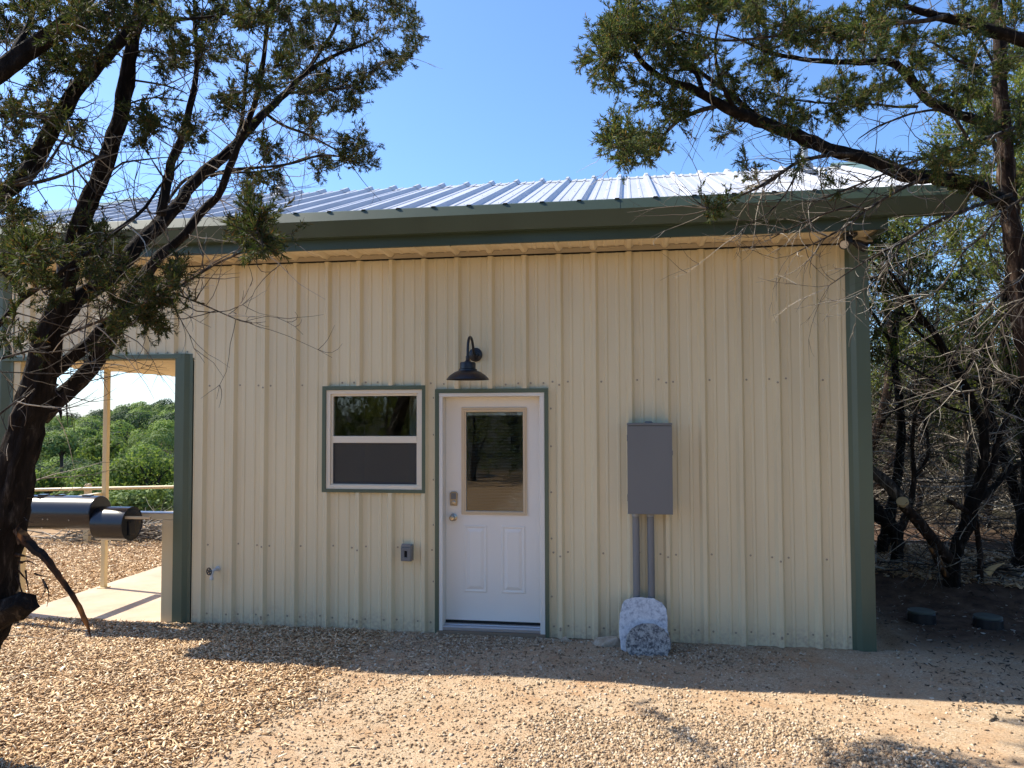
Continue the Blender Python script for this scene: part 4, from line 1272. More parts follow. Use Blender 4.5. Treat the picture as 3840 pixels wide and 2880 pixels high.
# torn bark: a curled strip peeled off the trunk, ragged splinters above it
V = []; Fq = []
sp = catmull(np.array([np.append(at(a, b, d * KD / .875), w_) for a, b, d, w_ in ((60, 1985, 4.25, 30), (89, 2012, 4.22, 40), (130, 2058, 4.19, 38), (168, 2087, 4.17, 32), (206, 2137, 4.16, 25), (233, 2175, 4.16, 22), (271, 2229, 4.16, 20), (304, 2286, 4.18, 20), (318, 2322, 4.19, 20), (330, 2348, 4.19, 13), (341, 2392, 4.20, 2))]), .02)
T_, N_, B_ = frames(sp[:, :3])
for i_, row in enumerate(sp):
    h = row[3] / 2 / F_PX * 4.2
    sd = np.cross(T_[i_], FWD); sd /= np.linalg.norm(sd)
    for a, e in ((-1, 0), (-.45, .022), (.4, .026), (1, .004), (.35, .012), (-.4, .009)):
        V.append(row[:3] + sd * h * a * (1 + .12 * math.sin(i_ * 2.1 + a)) - FWD * e * min(1, h / .02))
n = len(sp)
for i_ in range(n - 1):
    for k in range(6):
        Fq.append([i_ * 6 + k, i_ * 6 + (k + 1) % 6, i_ * 6 + 6 + (k + 1) % 6, i_ * 6 + 6 + k])
raw_mesh('bark_strip', V, Fq, M['peel'], lt.e)
bg_ = Bag(); bg3_ = Bag(); r_ = np.random.default_rng(5)
for a, b, a2, b2, w_ in ((55, 1990, 120, 2075, 16), (60, 2080, 135, 2100, 14), (70, 2110, 150, 2125, 12), (60, 2130, 110, 2190, 10), (95, 2140, 120, 2260, 6), (60, 2160, 75, 2290, 9), (50, 2200, 60, 2330, 8), (130, 2150, 190, 2165, 8), (160, 2170, 150, 2250, 5), (165, 2180, 176, 2275, 5), (70, 2040, 85, 1955, 9), (105, 2035, 128, 1990, 5), (215, 1440, 240, 1500, 9), (235, 1480, 255, 1600, 6), (225, 1530, 232, 1580, 14), (90, 1940, 130, 1960, 4), (85, 2230, 30, 2300, 10)):
    p0, p1 = at(a, b, 4.22 * KD / .875), at(a2, b2, 4.16 * KD / .875 + r_.uniform(-.05, .05)); mid_ = (p0 + p1) / 2 + r_.normal(0, .012, 3)
    P_ = catmull(np.array([p0, mid_, p1]), .02); h = w_ / 2 / F_PX * 4.2
    V_, F_ = tube_arrays(P_, np.linspace(h, .001, len(P_)), 5, .3, r_); (bg3_ if 200 < a and b < 1600 else bg_).add(V_, F_)
bg_.build('torn_bark', M['bark_red'], lt.e); bg3_.build('torn_bark', M['bark_red'], lt.e)
lt2 = pxlimb([(-40, 2330, 110, 4.9 * KD), (40, 2285, 90, 4.82 * KD), (95, 2262, 84, 4.78 * KD), (108, 2255, 70, 4.77 * KD)])
lt.trunk(*lt2, M['bark'], 'stub', 12, .12, .03)

# ---- right juniper: trunk beside the house corner, limbs reaching left over the eave
rt = Tree('juniper_tree', (6.9, -.52, float(gz(6.9, -.52))), 'tall juniper at the right edge whose long limb reaches left above the roof', 'tree', seed=33)
rt.trunk(*pxlimb([(3940, 2560, 120, 5.6), (3935, 2250, 92, 5.6), (3925, 1900, 80, 5.6), (3895, 1500, 72, 5.6), (3846, 1250, 66, 5.6), (3815, 1080, 60, 5.6), (3797, 900, 58, 5.6), (3778, 720, 56, 5.6), (3766, 560, 52, 5.6), (3757, 434, 48, 5.6), (3750, 300, 46, 5.6), (3744, 135, 42, 5.6), (3738, 0, 36, 5.6), (3725, -200, 26, 5.6), (3700, -420, 12, 5.6)]), M['bark_red'], rough=.10, sides=26)
D1 = 5.2
limbs_r = [
    [(3780, 770, 60, 5.6), (3680, 715, 56, 5.45), (3590, 680, 54, 5.3), (3513, 667, 52, 5.2), (3415, 660, 50, 5.1), (3350, 636, 48, 5.0), (3253, 602, 46, 4.95), (3160, 575, 44, 4.9), (3079, 548, 44, 4.85), (2998, 508, 44, 4.8), (2923, 477, 44, 4.8), (2838, 452, 42, 4.75), (2754, 420, 40, 4.7), (2691, 386, 34, 4.7), (2640, 350, 32, 4.65), (2585, 324, 29, 4.65), (2522, 312, 25, 4.6), (2467, 287, 22, 4.6), (2416, 245, 20, 4.55), (2387, 203, 18, 4.55), (2362, 148, 15, 4.5), (2353, 84, 12, 4.5), (2336, 34, 9, 4.5), (2318, -40, 5, 4.5)],
    [(3760, 485, 40, 5.6), (3659, 450, 36, 5.5), (3551, 410, 36, 5.45), (3480, 382, 36, 5.4), (3432, 325, 34, 5.35), (3380, 262, 32, 5.3), (3323, 230, 28, 5.3), (3225, 233, 24, 5.25), (3117, 231, 21, 5.2), (3008, 221, 18, 5.2), (2923, 209, 16, 5.15), (2860, 186, 14, 5.1), (2790, 155, 10, 5.1), (2720, 130, 6, 5.1)],
    [(3960, 215, 56, 4.7), (3860, 165, 52, 4.7), (3714, 108, 46, 4.7), (3605, 70, 40, 4.7), (3497, 45, 30, 4.65), (3400, 20, 20, 4.6), (3300, -30, 12, 4.6)],
    [(2880, 458, 26, 4.78), (2810, 420, 22, 4.9), (2730, 340, 18, 5.0), (2640, 340 - 60, 14, 5.1), (2560, 210, 10, 5.15), (2500, 110, 7, 5.2)],
    [(2640, 352, 18, 4.65), (2610, 270, 15, 4.7), (2560, 250, 12, 4.75), (2520, 180, 9, 4.8), (2490, 60, 6, 4.8)],
    [(2760, 425, 16, 4.7), (2700, 300, 12, 4.6), (2680, 180, 9, 4.6), (2700, 60, 6, 4.6)],
]
for L_ in limbs_r:
    rt.trunk(*pxlimb(L_), M['bark'], 'limb', 12, .08)
pale_r = [
    [(3560, 60, 20, 4.68), (3470, 80, 17, 4.6), (3280, 92, 15, 4.55), (3144, 108, 13, 4.5), (3000, 122, 11, 4.5), (2860, 140, 10, 4.45), (2712, 152, 9, 4.4), (2627, 135, 8, 4.4), (2522, 105, 6, 4.4), (2470, 75, 3, 4.4)],
    [(2680, 400, 20, 4.7), (2661, 405, 18, 4.65), (2598, 426, 16, 4.6), (2543, 456, 14, 4.55), (2501, 494, 12, 4.5), (2467, 523, 10, 4.5), (2429, 540, 8, 4.5), (2370, 570, 4, 4.5)],
    [(3200, 580, 20, 4.9), (3139, 577, 18, 4.85), (3063, 588, 16, 4.8), (2990, 607, 15, 4.75), (2926, 650, 14, 4.7), (2847, 700, 11, 4.65), (2729, 753, 9, 4.6), (2660, 785, 7, 4.6), (2603, 747, 4, 4.6)],
    [(3000, 600, 9, 4.75), (2985, 650, 8, 4.72), (2950, 720, 6, 4.7), (2880, 800, 5, 4.65), (2800, 845, 3, 4.6)],
    [(3900, 450, 22, 4.8), (3840, 466, 20, 4.8), (3741, 504, 18, 4.75), (3632, 542, 15, 4.7), (3524, 575, 12, 4.7), (3388, 618, 10, 4.65), (3280, 668, 8, 4.6), (3171, 710, 6, 4.6), (3063, 754, 4, 4.55)],
    [(3480, 670, 14, 5.1), (3420, 690, 12, 5.0), (3334, 735, 11, 4.95), (3247, 790, 10, 4.9), (3170, 850, 8, 4.85), (3080, 900, 6, 4.8), (2960, 960, 3, 4.8)],
    [(3247, 790, 9, 4.9), (3200, 775, 8, 4.85), (3100, 800, 7, 4.8), (2980, 850, 5, 4.8), (2870, 905, 3, 4.75)],
    [(3790, 730, 18, 5.5), (3714, 755, 15, 5.3), (3605, 792, 13, 5.1), (3490, 843, 12, 5.0), (3393, 906, 10, 4.95), (3296, 950, 7, 4.9), (3200, 1007, 5, 4.85), (3110, 1070, 3, 4.8)],
    [(3393, 906, 7, 4.95), (3330, 985, 5, 4.9), (3270, 1060, 4, 4.85), (3190, 1130, 2.5, 4.8)],
    [(3840, 740, 10, 5.2), (3755, 800, 9, 5.1), (3690, 880, 8, 5.1), (3610, 950, 7, 5.0), (3538, 1070, 5, 5.0), (3441, 1135, 3, 5.0)],
    [(3900, 990, 10, 5.0), (3840, 1031, 9, 5.0), (3707, 1147, 8, 5.0), (3634, 1234, 6, 4.95), (3567, 1345, 4, 4.9)],
    [(3900, 1060, 10, 5.2), (3840, 1118, 9, 5.2), (3755, 1200, 8, 5.2), (3682, 1306, 6, 5.15), (3610, 1422, 4, 5.1)],
    [(3880, 1405, 8, 5.4), (3740, 1435, 7, 5.4), (3634, 1470, 6, 5.4), (3431, 1478, 3, 5.4)],
    [(3640, 540, 12, 5.45), (3560, 425, 10, 5.3), (3440, 420, 9, 5.2), (3300, 470, 7, 5.1), (3220, 520, 4, 5.1)],
    [(3440, 400, 12, 5.3), (3360, 400, 10, 5.25), (3250, 390, 8, 5.2), (3100, 388, 8, 5.1), (2960, 370, 6, 5.1), (2860, 335, 4, 5.0)],
    [(3700, 250, 12, 5.5), (3600, 230, 10, 5.4), (3500, 160, 8, 5.3)],
    [(3770, 330, 14, 5.6), (3700, 190, 11, 5.5), (3650, 110, 8, 5.4)],
]
for L_ in pale_r:
    rt.trunk(*pxlimb(L_), M['bark_pale'], 'limb', 7, .06)
dz = lambda P, R: (R < .012)
rt.dead_twigs(500, .12, .5, .05, r0=.0034, along=1.1)
rt.dead_twigs(210, .15, .6, .0, r0=.0036, along=1.7, where= lambda P, R: (R < .016) & (to_px(P)[:, 1] > 560))
br_ = []
K3 = lambda x, y: (2100 + x / 2.37, y / 2.37)
for x, y, rx, ry, n in ((520, 150, 130, 150, 12), (640, 90, 110, 90, 6), (420, 330, 120, 90, 8), (330, 550, 110, 80, 7), (470, 480, 120, 70, 7), (620, 320, 120, 100, 7), (860, 280, 110, 100, 8), (860, 420, 110, 80, 5), (1080, 420, 140, 90, 8), (1060, 120, 130, 90, 8), (1250, 80, 150, 70, 8), (1400, 60, 120, 60, 6), (1290, 210, 110, 50, 3), (1600, 80, 200, 90, 12), (1280, 480, 90, 70, 4), (950, 600, 140, 70, 5), (1450, 720, 150, 90, 7), (1560, 860, 110, 80, 4), (560, 790, 60, 40, 3), (770, 860, 90, 60, 5), (870, 920, 80, 60, 3), (1080, 970, 110, 70, 5), (1000, 1080, 70, 50, 3), (480, 1260, 60, 70, 5), (580, 1150, 60, 60, 3), (560, 1380, 90, 60, 5), (730, 1290, 100, 80, 6), (870, 1240, 70, 90, 5), (760, 1400, 80, 60, 3), (1460, 1130, 70, 90, 3), (1730, 200, 100, 60, 5), (1870, 420, 100, 60, 6), (1850, 560, 60, 80, 4), (1930, 720, 90, 90, 4), (1780, 900, 110, 60, 4), (2000, 960, 90, 90, 4), (2000, 1150, 70, 60, 3), (2060, 230, 80, 70, 5), (1880, 100, 160, 90, 6), (1130, 560, 120, 60, 4), (1660, 640, 100, 60, 2), (1640, 1450, 60, 60, 2), (480, 700, 60, 60, 3)):
    a, b = K3(x, y); br_.append((a, b, rx / 2.37, ry / 2.37, n))
K4 = lambda x, y: (2900 + x / 1.8436, y / 1.8436)
for x, y, rx, ry, n in ((120, 190, 110, 70, 7), (320, 270, 110, 80, 9), (500, 230, 110, 70, 8), (440, 140, 70, 50, 3), (660, 270, 130, 90, 10), (820, 230, 110, 80, 7), (930, 330, 120, 80, 7), (650, 380, 110, 50, 5), (400, 640, 90, 70, 7), (530, 680, 110, 70, 8), (440, 780, 90, 70, 6), (660, 640, 110, 50, 6), (780, 620, 90, 60, 5), (560, 560, 90, 60, 4), (960, 420, 90, 70, 4), (1130, 280, 130, 90, 7), (1050, 470, 100, 60, 3), (700, 60, 110, 70, 6), (850, 100, 110, 60, 4), (1150, 600, 120, 80, 5), (1300, 380, 130, 90, 8), (1250, 690, 110, 70, 5), (1400, 560, 110, 90, 6), (1400, 250, 90, 100, 5), (1650, 450, 90, 120, 7), (1680, 120, 70, 90, 6), (1400, 60, 140, 60, 5), (90, 850, 90, 60, 3), (250, 830, 90, 60, 3), (50, 640, 60, 70, 3), (1240, 1180, 130, 110, 9), (1330, 1290, 130, 70, 7), (1120, 1120, 60, 50, 3), (1400, 1080, 130, 110, 7), (1450, 930, 110, 70, 5), (1680, 900, 60, 140, 6), (1680, 1250, 70, 150, 6), (930, 1130, 70, 40, 2), (250, 1180, 50, 30, 1), (400, 1240, 60, 30, 1)):
    a, b = K4(x, y); br_.append((a, b, rx / 1.8436, ry / 1.8436, n))
br_ += [(2900, -110, 500, 90, 16), (3500, -120, 350, 90, 14), (2420, -60, 110, 50, 4), (2660, 795, 40, 20, 3), (2800, 690, 50, 20, 2), (2690, 770, 50, 20, 2)]
br_ = [(a, b, c * 1.0, d, max(1, int(round(n * .74)))) for a, b, c, d, n in br_]
rt.nodes(np.array([at(3720, -420, 5.6), at(3700, -800, 5.7)]), np.array([.03, .012]))
def crown_screen(t, n, box, **kw):
    for _ in range(n):
        c = np.array([t.r.uniform(*q) for q in box]); P, T, R = t.stack()
        i = int(np.argmin(np.linalg.norm(P - c + np.array([0, 0, .25]), axis=1) * (1 + .4 * t.r.random(len(P)))))
        t.cluster(c, i, **kw)


rt.px_clusters(br_, dep=.28, size=.112, twiglets=6, k=40, ln=.030, wd=.0050)
crown_screen(rt, 120, ((5.2, 9.4), (-2.3, .6), (5.9, 8.0)), size=.30, twiglets=5, k=20, ln=.06, wd=.014)  # unseen crown above the frame, added to block sky light from the right
crown_screen(rt, 110, ((7.75, 9.6), (-3.0, -.5), (2.2, 6.4)), size=.30, twiglets=5, k=20, ln=.06, wd=.014)  # unseen foliage right of the frame, added to darken that side
rt.finish('juniper')


# ---- trees of the grove behind, built in place
def grove_tree(name, x, y, h, lean_, seed, label, group=None, spread=1.6, n_cl=170, leafm='juniper_far', trunk_r=.11, bare=.35, forks=3, leaf=.05, dead=140, barkm='bark', deadhi=1.0):
    z0 = float(gz(x, y)) - .05
    t = Tree(name, (x, y, z0 + .05), label, 'tree', group, seed)
    r = t.r
    for f in range(forks):
        a = r.uniform(0, 2 * PI); o = 0 if f == 0 else spread * .55
        top = np.array([x + lean_[0] + o * math.cos(a), y + lean_[1] + o * math.sin(a), z0 + h * (1 if f == 0 else r.uniform(.65, .9))])
        p0 = np.array([x, y, z0]); q0 = p0 + np.array([r.normal(0, .1), r.normal(0, .1), h * .12])
        mid_ = (q0 + top) / 2 + r.normal(0, .22, 3)
        t.trunk(np.array([p0, q0, mid_, top]), np.array([trunk_r, trunk_r * .8, trunk_r * .5, .012]) * (1 if f == 0 else .75), M[barkm], 'trunk' if f == 0 else 'limb', 10, .1, .12, .03)
    t.dead_twigs(dead, .4, deadhi, .1, lambda P, R: P[:, 2] < z0 + h * .6, .006, 4)
    for _ in range(n_cl):
        P, T, R = t.stack()
        tt = r.uniform(bare, 1.0)
        rr = spread * (1 - .75 * max(0, (tt - .45) / .55)) * math.sqrt(r.uniform(.05, 1)); a = r.uniform(0, 2 * PI)
        c = np.array([x + lean_[0] * tt + rr * math.cos(a), y + lean_[1] * tt + rr * math.sin(a), z0 + h * tt + r.uniform(0, .3)])
        low = c - np.array([0, 0, .35 * rr])
        i = int(np.argmin(np.linalg.norm(P - low, axis=1) * (1 + .3 * r.random(len(P)))))
        t.cluster(c, i, size=.32, twiglets=5, k=16, ln=leaf, wd=leaf * .30)
    t.finish(leafm)
    return t


grp = 'junipers of the grove behind the house corner'
grove_tree('juniper_tree', 8.6, 3.2, 5.6, (-.3, .2), 41, 'bright juniper rising behind the roof corner with its lit top against the sky', grp, 1.7, 230, bare=.30, leaf=.055)
grove_tree('juniper_tree', 7.75, 6.4, 5.0, (.3, .3), 42, 'thin juniper deep in the grove just right of the green corner trim', grp, 1.7, 130, bare=.36, leaf=.055, barkm='bark_red')
grove_tree('juniper_tree', 10.3, 5.0, 7.2, (-.2, .0), 43, 'tall dense juniper filling the top right behind the nearer trunk', grp, 2.2, 230, bare=.22, leaf=.065)
grove_tree('juniper_tree', 9.6, 1.6, 6.6, (.2, .3), 44, 'juniper at the far right margin with sunlit yellow green sprays', grp, 1.7, 170, bare=.28, leaf=.05)
grove_tree('juniper_tree', 11.0, 7.0, 4.2, (.0, .0), 48, 'low dark juniper bush at the right side of the grove floor', grp, 1.8, 100, bare=.10, leaf=.055, leafm='juniper', dead=260)
grove_tree('juniper_tree', 12.3, 9.5, 7.0, (.0, .0), 45, 'farthest juniper closing the gap at the back of the grove', grp, 2.6, 170, bare=.34, leaf=.07, trunk_r=.13, dead=300)
grove_tree('juniper_tree', 9.0, 10.2, 6.2, (.0, .0), 46, 'broad juniper at the back of the grove low behind the house corner', grp, 2.5, 150, bare=.38, leaf=.07, trunk_r=.13, dead=300)
ring_src = grove_tree('juniper_tree', 3.4, -17.0, 6.4, (.0, .0), 49, 'grove juniper straight behind the camera, seen only reflected in glass', 'junipers around the camera', 3.0, 250, bare=.06, leaf=.09, trunk_r=.16).e

# forked juniper with sawn limbs at the edge of the clearing
fk = Tree('juniper_tree', tuple(at(3574, 2185, 8.0)), 'forked dark juniper with sawn limbs standing at the edge of the clearing', 'tree', seed=51)
FD = 8.0
fk.trunk(*pxlimb([(3574, 2215, 62, FD), (3574, 2185, 54, FD), (3581, 2103, 46, FD), (3600, 2031, 46, FD), (3634, 1958, 50, FD), (3649, 1880, 48, FD), (3680, 1814, 40, FD), (3692, 1693, 34, FD), (3682, 1596, 30, FD), (3650, 1510, 27, 7.95), (3610, 1427, 26, 7.9), (3557, 1331, 24, 7.9), (3499, 1244, 21, 7.85), (3441, 1167, 17, 7.8), (3383, 1080, 13, 7.8), (3330, 1010, 8, 7.75)]), M['bark'], rough=.1)
for L_ in ([(3655, 1880, 32, FD), (3690, 1850, 28, FD), (3730, 1828, 24, 8.05), (3769, 1785, 20, 8.1), (3850, 1725, 15, 8.1)],
           [(3682, 1814, 26, FD), (3721, 1741, 24, FD), (3745, 1645, 22, 8.0), (3779, 1548, 18, 8.0), (3820, 1440, 14, 7.9)],
           [(3690, 1690, 20, FD), (3700, 1560, 18, 8.1), (3690, 1400, 14, 8.2), (3700, 1250, 10, 8.3)],
           [(3610, 1427, 16, 7.9), (3640, 1360, 14, 8.0), (3660, 1260, 10, 8.1), (3650, 1150, 6, 8.2)],
           [(3499, 1244, 14, 7.85), (3420, 1190, 12, 7.8), (3340, 1170, 8, 7.8)],
           [(3560, 1340, 14, 7.9), (3500, 1290, 13, 7.9), (3420, 1220, 11, 7.9), (3370, 1120, 7, 7.9)],
           [(3640, 1500, 12, 8.0), (3540, 1450, 11, 8.0), (3440, 1390, 9, 8.0), (3330, 1330, 6, 8.0), (3260, 1300, 4, 8.0)],
           [(3650, 1560, 12, 8.1), (3560, 1530, 10, 8.1), (3430, 1480, 8, 8.1), (3300, 1590, 5, 8.1)],
           [(3655, 1930, 20, FD), (3668, 2030, 20, 8.05), (3674, 2120, 22, 8.05), (3680, 2215, 26, 8.05)]):
    fk.trunk(*pxlimb(L_), M['bark_red'] if L_[-1][1] > 2100 else M['bark'], 'limb', 9, .1)
def sawn(tree, L_, cutdir, matn='bark_red'):
    P, R = pxlimb(L_)
    o = tree.trunk(P, R, M[matn], 'sawn_limb', 12, .06)
    a = Vector(P[-1] - P[-2]).normalized()
    a = (a * .5 + Vector(cutdir).normalized() * .8).normalized()
    mb = MB(); mb.lathe([(float(R[-1]) * 1.12, -.03), (float(R[-1]) * 1.1, .006), (.001, .009)], tuple(P[-1]), tuple(a), 16); mb.build('cut_face', M['cutwood'], o)
sawn(fk, [(3560, 2100, 48, 7.95), (3525, 2062, 46, 7.9), (3489, 2011, 44, 7.85), (3431, 1944, 42, 7.8), (3400, 1905, 40, 7.78), (3384, 1880, 38, 7.76)], (-.2, -.75, .6))
sawn(fk, [(3624, 1922, 20, 7.95), (3586, 1893, 17, 7.85), (3560, 1878, 16, 7.8), (3543, 1868, 15, 7.78)], (-.5, -.8, .3))
fk.trunk(*pxlimb([(3400, 1895, 40, 7.85), (3364, 1858, 44, 7.9), (3320, 1813, 42, 7.95), (3272, 1775, 40, 8.0), (3200, 1715, 34, 8.1)]), M['bark_pale'], 'limb', 12, .08)
fk.trunk(*pxlimb([(3550, 2160, 26, 7.9), (3518, 2103, 30, 7.85), (3500, 2070, 22, 7.82), (3478, 2050, 5, 7.8)]), M['peel'], 'split_wood', 8, .14)
fk.dead_twigs(260, .2, .8, .05, None, .006, 4)
fk.px_clusters([(3330, 1130, 60, 90, 7), (3290, 920, 60, 60, 6), (3420, 960, 90, 80, 7), (3300, 1290, 50, 60, 5), (3500, 1050, 90, 90, 5), (3650, 1060, 90, 80, 5)], dep=.3, size=.22, twiglets=5, k=16, ln=.045, wd=.012)
fk.finish('juniper')
# bent trunk next to the corner trim
bt = Tree('juniper_tree', tuple(at(3340, 2160, 8.9)), 'bent stubby juniper trunk in shade right beside the green corner trim', 'tree', seed=52)
bt.trunk(*pxlimb([(3330, 2190, 70, 8.9), (3345, 2146, 56, 8.9), (3364, 2079, 46, 8.9), (3357, 2006, 52, 8.9), (3310, 1940, 56, 8.85), (3265, 1895, 50, 8.8), (3200, 1840, 40, 8.8)]), M['bark'], rough=.16)
bt.trunk(*pxlimb([(3355, 2010, 40, 8.9), (3400, 1930, 28, 9.0), (3430, 1800, 20, 9.1), (3420, 1650, 16, 9.2), (3440, 1500, 12, 9.3), (3470, 1350, 8, 9.4)]), M['bark_red'], 'limb', 10, .1)
bt.trunk(*pxlimb([(3430, 1800, 14, 9.1), (3480, 1700, 12, 9.2), (3460, 1560, 10, 9.3), (3400, 1470, 6, 9.3)]), M['bark_red'], 'limb', 9, .1)
bt.dead_twigs(160, .2, .8, .0, None, .006, 4)
bt.finish()
for k, (px, top, D, wd, lab) in enumerate(((3608, 1200, 10.5, 30, 'straight sunlit bare trunk behind the forked juniper'), (3700, 1300, 11.5, 26, 'second bare sunlit trunk farther right in the grove'), (3440, 1350, 12.5, 26, 'slim shaded bare trunk between the corner trim and the fork'))):
    b = at(px, 2190, D); b[2] = gz(b[0], b[1]) - .05
    tt = Tree('dead_juniper', tuple(b), lab, 'dead tree', seed=60 + k)
    pp = at(px + 8, top, D)
    tt.trunk(np.array([b, b * .6 + pp * .4 + np.array([.08, 0, 0]), b * .25 + pp * .75 - np.array([.06, 0, 0]), pp]), np.array([wd, wd * .85, wd * .7, wd * .3]) / 2 / F_PX * D, M['bark_red'] if k else M['bark_pale'], 'trunk', 10, .1, .1)
    tt.dead_twigs(110, .4, 1.3, -.05, None, .008, 4)
    tt.finish()

for k, (px, py, D, tx, ty, wd, lab) in enumerate(((3300, 2140, 9.6, 3420, 900, 40, 'dark leaning trunk next to the corner trim, crossing behind the bent stub'), (3820, 2200, 8.6, 3790, 900, 46, 'thick dark upright trunk at the right margin of the grove'))):
    b = at(px, py, D); b[2] = gz(b[0], b[1]) - .08
    tt = Tree('juniper_tree', tuple(b), lab, 'tree', 'dark trunks in the grove', 80 + k)
    pp = at(tx, ty, D + .3)
    tt.trunk(np.array([b, b * .66 + pp * .34 + np.array([.12, 0, 0]), b * .3 + pp * .7 - np.array([.10, 0, 0]), pp]), np.array([wd * 1.2, wd * .85, wd * .6, wd * .2]) / 2 / F_PX * D, M['bark'], 'trunk', 12, .1, .08)
    for q in range(5):
        P, T, R = tt.stack(); i = int(tt.r.integers(len(P) // 4, len(P))); e = P[i] + np.array([tt.r.normal(0, .6), tt.r.normal(0, .4), tt.r.uniform(.2, 1.1)])
        tt.trunk(np.array([P[i], (P[i] + e) / 2 + tt.r.normal(0, .08, 3), e]), np.array([R[i] * .6, R[i] * .4, .006]), M['bark'], 'limb', 8, .1, .08)
    tt.dead_twigs(140, .3, 1.0, .05, None, .007, 4)
    P, T, R = tt.stack()
    for q in range(16):
        top_ = P[int(tt.r.integers(len(P) // 3, len(P)))]; c = top_ + tt.r.normal(0, .45, 3) + np.array([0, 0, .25])
        P2, T2, R2 = tt.stack(); tt.cluster(c, int(np.argmin(np.linalg.norm(P2 - c + np.array([0, 0, .15]), axis=1))), size=.26, twiglets=5, k=18, ln=.05, wd=.013)
    tt.finish('juniper')
# ---- dead brush filling the grove floor
bb = Bag(); r_ = np.random.default_rng(77)
tmp = Tree.__new__(Tree); tmp.r = r_
for _ in range(1700):
    x = r_.uniform(6.0, 14.0); y = r_.uniform(3.6, 11.0) - max(0, x - 8.5) * .30
    z = float(gz(x, y)) + r_.uniform(0, 3.4) ** 1.0 * r_.random()
    d = np.array([r_.normal(0, 1), r_.normal(0, 1), r_.normal(.15, .5)]); d /= np.linalg.norm(d)
    L_ = r_.uniform(.5, 1.9); rr = r_.uniform(.003, .010)
    W_ = tmp.shoot(bb, (x, y, z), d, L_, rr, .0015, 8, .35, .0, 4)
    for q_ in range(r_.integers(2, 5)):
        k = r_.integers(2, 7); e = W_[k] - W_[k - 1]; e = e / np.linalg.norm(e) + r_.normal(0, .55, 3)
        tmp.shoot(bb, W_[k], e / np.linalg.norm(e), L_ * r_.uniform(.2, .5), rr * .5, .001, 5, .5, .0, 3)
tag(bb.build('brush', M['twig']), 'tangle of pale dead twigs filling the grove behind the clearing', 'brush', kind='stuff')
gb = Bag(); rg = np.random.default_rng(17)
def leafy(c, R, n, size):
    d = rg.normal(0, 1, (n, 3)); d /= np.linalg.norm(d, axis=1, keepdims=True)
    P = np.asarray(c) + d * np.array(R) * (rg.uniform(.35, 1.0, n) ** .5)[:, None]
    a = rg.normal(0, 1, (n, 3)); a /= np.linalg.norm(a, axis=1, keepdims=True); b = np.cross(a, d); b /= np.linalg.norm(b, axis=1, keepdims=True) + 1e-9
    L_ = size * rg.uniform(.6, 1.4, n); W2 = L_ * .3
    V = np.stack([P - a * L_[:, None] / 2, P + b * W2[:, None] / 2, P + a * L_[:, None] / 2, P - b * W2[:, None] / 2], 1).reshape(-1, 3)
    gb.add(V, np.arange(n)[:, None] * 4 + np.array([[0, 1, 2, 3]]))
for _ in range(190):
    D = rg.uniform(15, 25); p = at(rg.uniform(3180, 4150), 1555, D); R = rg.uniform(.7, 1.5)
    z = float(gz(p[0], p[1])) + R * .4 + rg.uniform(0, 3.4) * rg.random()
    leafy((p[0], p[1], z), (R, R, R * .8), 520, .13)
tag(gb.build('evergreen_thicket', M['juniper_shaded']), 'dark evergreen thicket closing the back of the grove', 'thicket', kind='stuff')
# litter and pale sticks along the edge of the clearing
bb = Bag()
for _ in range(240):
    x = r_.uniform(6.5, 10.5); y = 2.25 - .42 * (x - 6.9) + r_.uniform(-.05, .9)
    yaw = r_.uniform(0, 2 * PI)
    tmp.shoot(bb, (x, y, float(gz(x, y)) + r_.uniform(.01, .10)), (math.cos(yaw), math.sin(yaw), r_.uniform(-.15, .35)), r_.uniform(.15, .7), r_.uniform(.004, .012), .002, 5, .2, 0, 5)
tag(bb.build('fallen_sticks', M['twig']), 'broken sticks and litter strewn along the clearing edge', 'litter', kind='stuff')
x = RNG.uniform(6.2, 12, 9000); y = 2.3 - .42 * (x - 6.9) + RNG.uniform(-.1, 2.2, 9000)
V_, F_ = boxes_bag(np.stack([x, y, gz(x, y) + RNG.uniform(0, .03, 9000)], -1), RNG.uniform(.02, .10, 9000), RNG.uniform(.008, .03, 9000), RNG.uniform(.002, .006, 9000), RNG, .5)
tag(raw_mesh('leaf_litter', V_, F_, M['chips']), 'dry tan chips and litter under the grove', 'litter', kind='stuff')
n_ = 2600
x = RNG.uniform(6.0, 9.5, n_); y = RNG.uniform(-1.6, 2.2, n_)
V_, F_ = boxes_bag(np.stack([x, y, gz(x, y) + RNG.uniform(.0, .008, n_)], -1), RNG.uniform(.008, .045, n_), RNG.uniform(.003, .014, n_), RNG.uniform(.001, .003, n_), RNG, .35)
tag(raw_mesh('leaf_litter', V_, F_, M['twig']), 'brown leaf and twig litter on the shaded dirt around the riser lids', 'litter', kind='stuff')
# a freshly split pale slab of wood standing by the fork
p0, p1 = at(3700, 2150, 7.9), at(3768, 2112, 7.85)
mb = MB(); mb.tube(catmull(np.array([p0, (p0 + p1) / 2 + np.array([0, 0, .02]), p1]), .03), np.linspace(.045, .006, len(catmull(np.array([p0, (p0 + p1) / 2 + np.array([0, 0, .02]), p1]), .03))), 6)
tag(mb.build('split_log', M['cutwood']), 'pale freshly split piece of wood lying right of the forked juniper', 'log')

